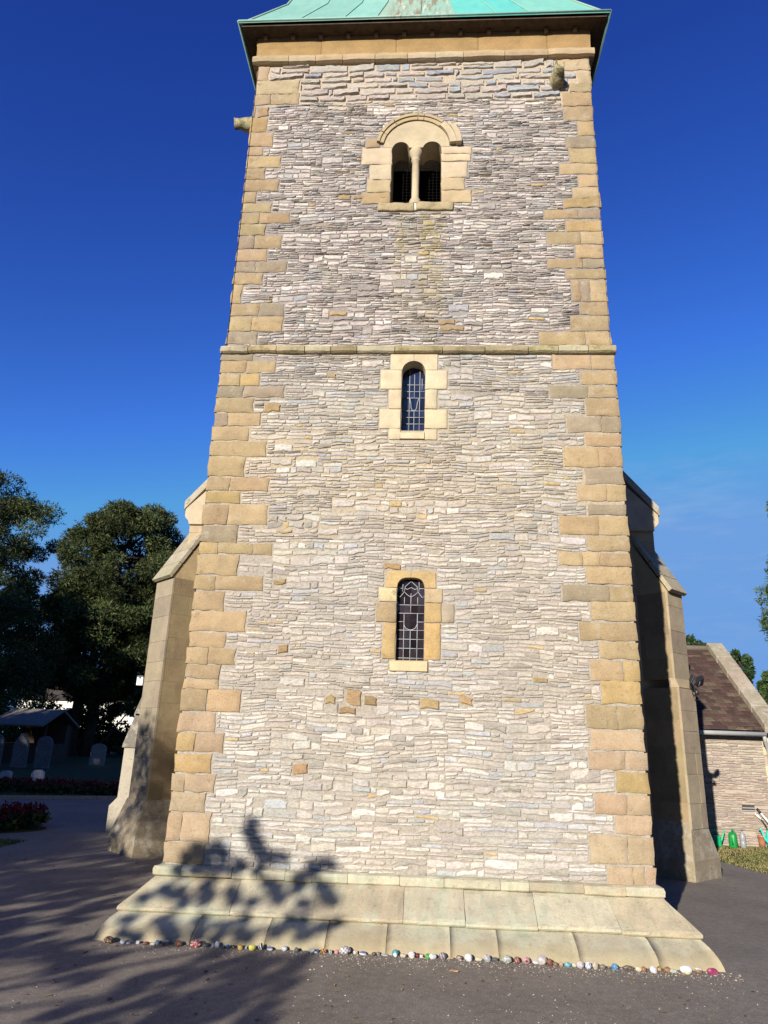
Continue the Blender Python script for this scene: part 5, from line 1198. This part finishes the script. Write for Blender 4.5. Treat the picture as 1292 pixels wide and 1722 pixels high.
# right: conifer at the frame edge and trees beyond the annexe
cb_ = crown_blobs(random.Random(50), 150, 0, 0, 1.2, 9.0, interp([(0, .35), (.38, .7), (.54, .92), (.66, .55), (.76, .25), (1, .04)]), (.16, .32))
tree('cypress_tree', 'bright green conifer at the right edge of the picture', (10.85, 14.0, 0), [[(0,0,-.3),(0,0,3),(0,0,8)]], cb_, 300, .10, [(.10,.15,.03),(.07,.11,.025),(.05,.08,.02)], 51, needle=True, flat=1.3, tr=.14)
def poplar(seed, label, loc, h, r, cols):
    bl = crown_blobs(random.Random(seed), 60, 0, 0, h*.3, h*.97-r*.2, interp([(0, r*.9), (.5, r), (.85, r*.75), (1, r*.5)]), (r*.20, r*.34))
    tree('broadleaf_tree', label, loc, [[(0,0,-.3),(0,.1,h*.4),(.1,0,h*.85)]], bl, 300, .17, cols, seed, 'trees beyond the annexe', flat=1.4, tr=.2)
BG_ = [(.040,.075,.028), (.05,.09,.032), (.03,.06,.025)]
poplar(61, 'bushy green tree whose top shows left of the annexe coping', (17.0, 38.5, 0), 8.9, .85, BG_)
poplar(62, 'green tree just right of the annexe coping, left of two', (19.5, 38.5, 0), 7.9, .85, BG_)
poplar(63, 'lower yellow-green tree right of the annexe coping, nearer the frame edge', (20.9, 37.5, 0), 6.6, .95, [(.055,.095,.03),(.065,.105,.032)])
hb2 = MB(); hr = random.Random(64)
foliage(hb2, [(hr.uniform(11.6, 15), 17+hr.uniform(-.6, .6), hr.uniform(.4, 3.4), hr.uniform(.4, .7)) for _ in range(40)], 260, .16, DG, hr)
hd = empty('dark_shrub', 'dark evergreen shrub beneath the conifer at the right edge', 'shrub', (0, 0, 0)); hb2.build('leaves', M['leaf'], hd)
st_ = MB(); st_.tube([(13, 17, -.1), (13, 17, 1.8)], .09, 8); st_.build('stem', M['bark'], hd)

# ------------------------------------------------------------------ churchyard on the left
rng = random.Random(88)
hl_ = MB(); foliage(hl_, [(rng.uniform(-58, -10), 58+rng.uniform(-1, 1), rng.uniform(.1, 1.1), rng.uniform(.8, 1.2)) for _ in range(130)], 220, .32, DG, rng)
foliage(hl_, [(rng.uniform(-31.5, -16), 52+rng.uniform(-1, 1), rng.uniform(.3, 3.2), rng.uniform(.6, 1.1)) for _ in range(60)], 260, .24, DG, rng)
hg = empty('boundary_hedge', 'dark boundary hedge across the back of the churchyard', 'hedge', (0, 0, 0)); hl_.build('leaves', M['leaf'], hg)
wh = empty('white_house', 'white rendered house glimpsed through the evergreens beyond the churchyard', 'house', (-62, 125, 0))
b = MB(); b.box(-13, 0, 0, 13, 9, 7.4); b.build('wall', M['render'], wh)
b = MB(); b.prism([(-.5, 7.3), (9.5, 7.3), (4.5, 11.5)], lambda u, v, d: (d, u, v), -13.4, 13.4, (.05,.042,.038)); b.build('roof', M['tile'], wh)
for x in (-9, -3, 3, 9):
    for z in (1.2, 4.6):
        b = MB(); b.box(x-.7, -.03, z, x+.7, .01, z+1.5); fr = b.build('window', M['white_paint'], wh)
        b = MB(); b.box(x-.6, -.036, z+.1, x+.6, -.031, z+1.4, (.02,.02,.025)); b.build('pane', M['glass'], fr)
ht = empty('timber_shelter', 'small dark timber shelter with a pitched roof under the evergreens', 'shelter', (-21.6, 33.5, 0))
b = MB(); b.prism([(-2.2, 1.95), (-2.15, 1.86), (0, 2.72), (2.15, 1.86), (2.2, 1.95), (0, 2.84)][::-1], lambda u, v, d: (d, u, v), -1.5, 1.5, (.2,.19,.16)); b.build('roof', M['slate'], ht)
b = MB(); b.box(-1.35, -1.0, 0, 1.35, 1.3, 1.0); b.box(-1.35, .9, 1.0, 1.35, 1.3, 2.0); b.build('boarded_wall', M['wood_dark'], ht)
for x in (-1.3, 1.3):
    for y in (-1.4, 1.4):
        b = MB(); b.box(x-.06, y-.06, 0, x+.06, y+.06, 1.98); b.build('post', M['wood_dark'], ht)
def headstone(label, loc, w_, h_, th, col, rz, style=0):
    b = MB()
    if style == 0: pr = [(-w_/2, -.1), (w_/2, -.1), (w_/2, h_*.78)]+arc(0, h_*.78, w_/2, 0, 180, 10, h_*.22)[1:-1]+[(-w_/2, h_*.78)]
    elif style == 1: pr = [(-w_/2, -.1), (w_/2, -.1), (w_/2, h_*.7), (w_*.12, h_), (-w_*.12, h_), (-w_/2, h_*.7)]
    else: pr = [(-w_/2, -.1), (w_/2, -.1), (w_*.46, h_*.8), (w_*.2, h_), (-w_*.3, h_*.96), (-w_*.5, h_*.7)]
    b.prism(pr, lambda u, v, d: (u, d, v), -th/2, th/2, col)
    o = b.build('headstone', M['headstone'], None, bevel=.012); o.location = loc; o.rotation_euler = (rng.uniform(-.05, .05), rng.uniform(-.03, .03), rz)
    return tag(o, label, 'headstone', 'headstones in the churchyard')
headstone('tall round-topped dark headstone, leftmost of three in a row', (-19.8, 26.8, 0), .75, 1.45, .14, (.11,.115,.12), .1)
headstone('tall pointed dark headstone, middle of three in a row', (-18.7, 27.1, 0), .7, 1.5, .14, (.13,.13,.13), .05, 1)
headstone('tall round-topped dark headstone, rightmost of three in a row', (-17.7, 27.3, 0), .75, 1.42, .14, (.12,.125,.13), -.05)
headstone('low pale broken headstone in front of the tall dark ones', (-12.5, 17.2, 0), .40, .42, .16, (.50,.48,.47), .2, 2)
headstone('short pale rounded headstone at the left edge of the picture', (-13.7, 17.4, 0), .36, .34, .14, (.36,.36,.36), -.1)
headstone('grey weathered headstone right of the timber shelter', (-17.6, 33, 0), .8, 1.1, .16, (.20,.19,.17), .1)
headstone('small white plaque-like headstone beside the tree trunks', (-16.9, 38, 0), .5, .55, .12, (.60,.60,.58), .1, 1)
headstone('low grey headstone near the left corner buttress', (-11.4, 24, 0), .6, .7, .14, (.18,.18,.18), .15)
def flowerbed(label, cx, cy, rx, ry, n, loc_h, petal):
    t = empty('flowerbed', label, 'flowerbed', (cx, cy, 0)); b = MB(); V = [(0, 0, .10)]; 
    for i in range(28):
        a = 6.283*i/28; V.append((rx*math.cos(a), ry*math.sin(a), .0))
    b.add(V, [(0, i+1, (i+1) % 28+1) for i in range(28)]); b.build('soil_mound', M['soil'], t)
    g = MB(); fl_ = MB()
    for k in range(n):
        a = rng.uniform(0, 6.283); q = math.sqrt(rng.random()); x, y = rx*q*math.cos(a)*.95, ry*q*math.sin(a)*.95; h = loc_h*rng.uniform(.6, 1.15)
        foliage(g, [(x, y, h*.55, .09)], 10, .09, [(.03,.06,.02), (.045,.075,.022)], rng)
        if rng.random() < .6: foliage(fl_, [(x, y, h, .045)], 9, .055, petal, rng)
    g.build('foliage', M['leaf'], t); fl_.build('blossom', M['leaf'], t); return t
flowerbed('round bed of red flowers at the left edge of the path', -7.6, 5.9, 1.25, .85, 420, .32, [(.15,.010,.016), (.10,.008,.02)])
flowerbed('long bed of red flowers behind the kerb', -9.9, 13.6, 3.6, .6, 620, .30, [(.13,.010,.02), (.09,.008,.02)])
grass_patch('lawn_edge', 'green grass verge beside the round flowerbed', lambda x, y: True, (-8.6, 2.6, -5.9, 4.6), 9000, (.03, .08), ((.06,.11,.025), (.10,.13,.035)))
grass_patch('churchyard_grass', 'shaded churchyard grass beyond the kerb', lambda x, y: not ip(x, y-.15), (-16, 9.6, -6, 20), 22000, (.04, .12), ((.06,.09,.025), (.11,.11,.05)))
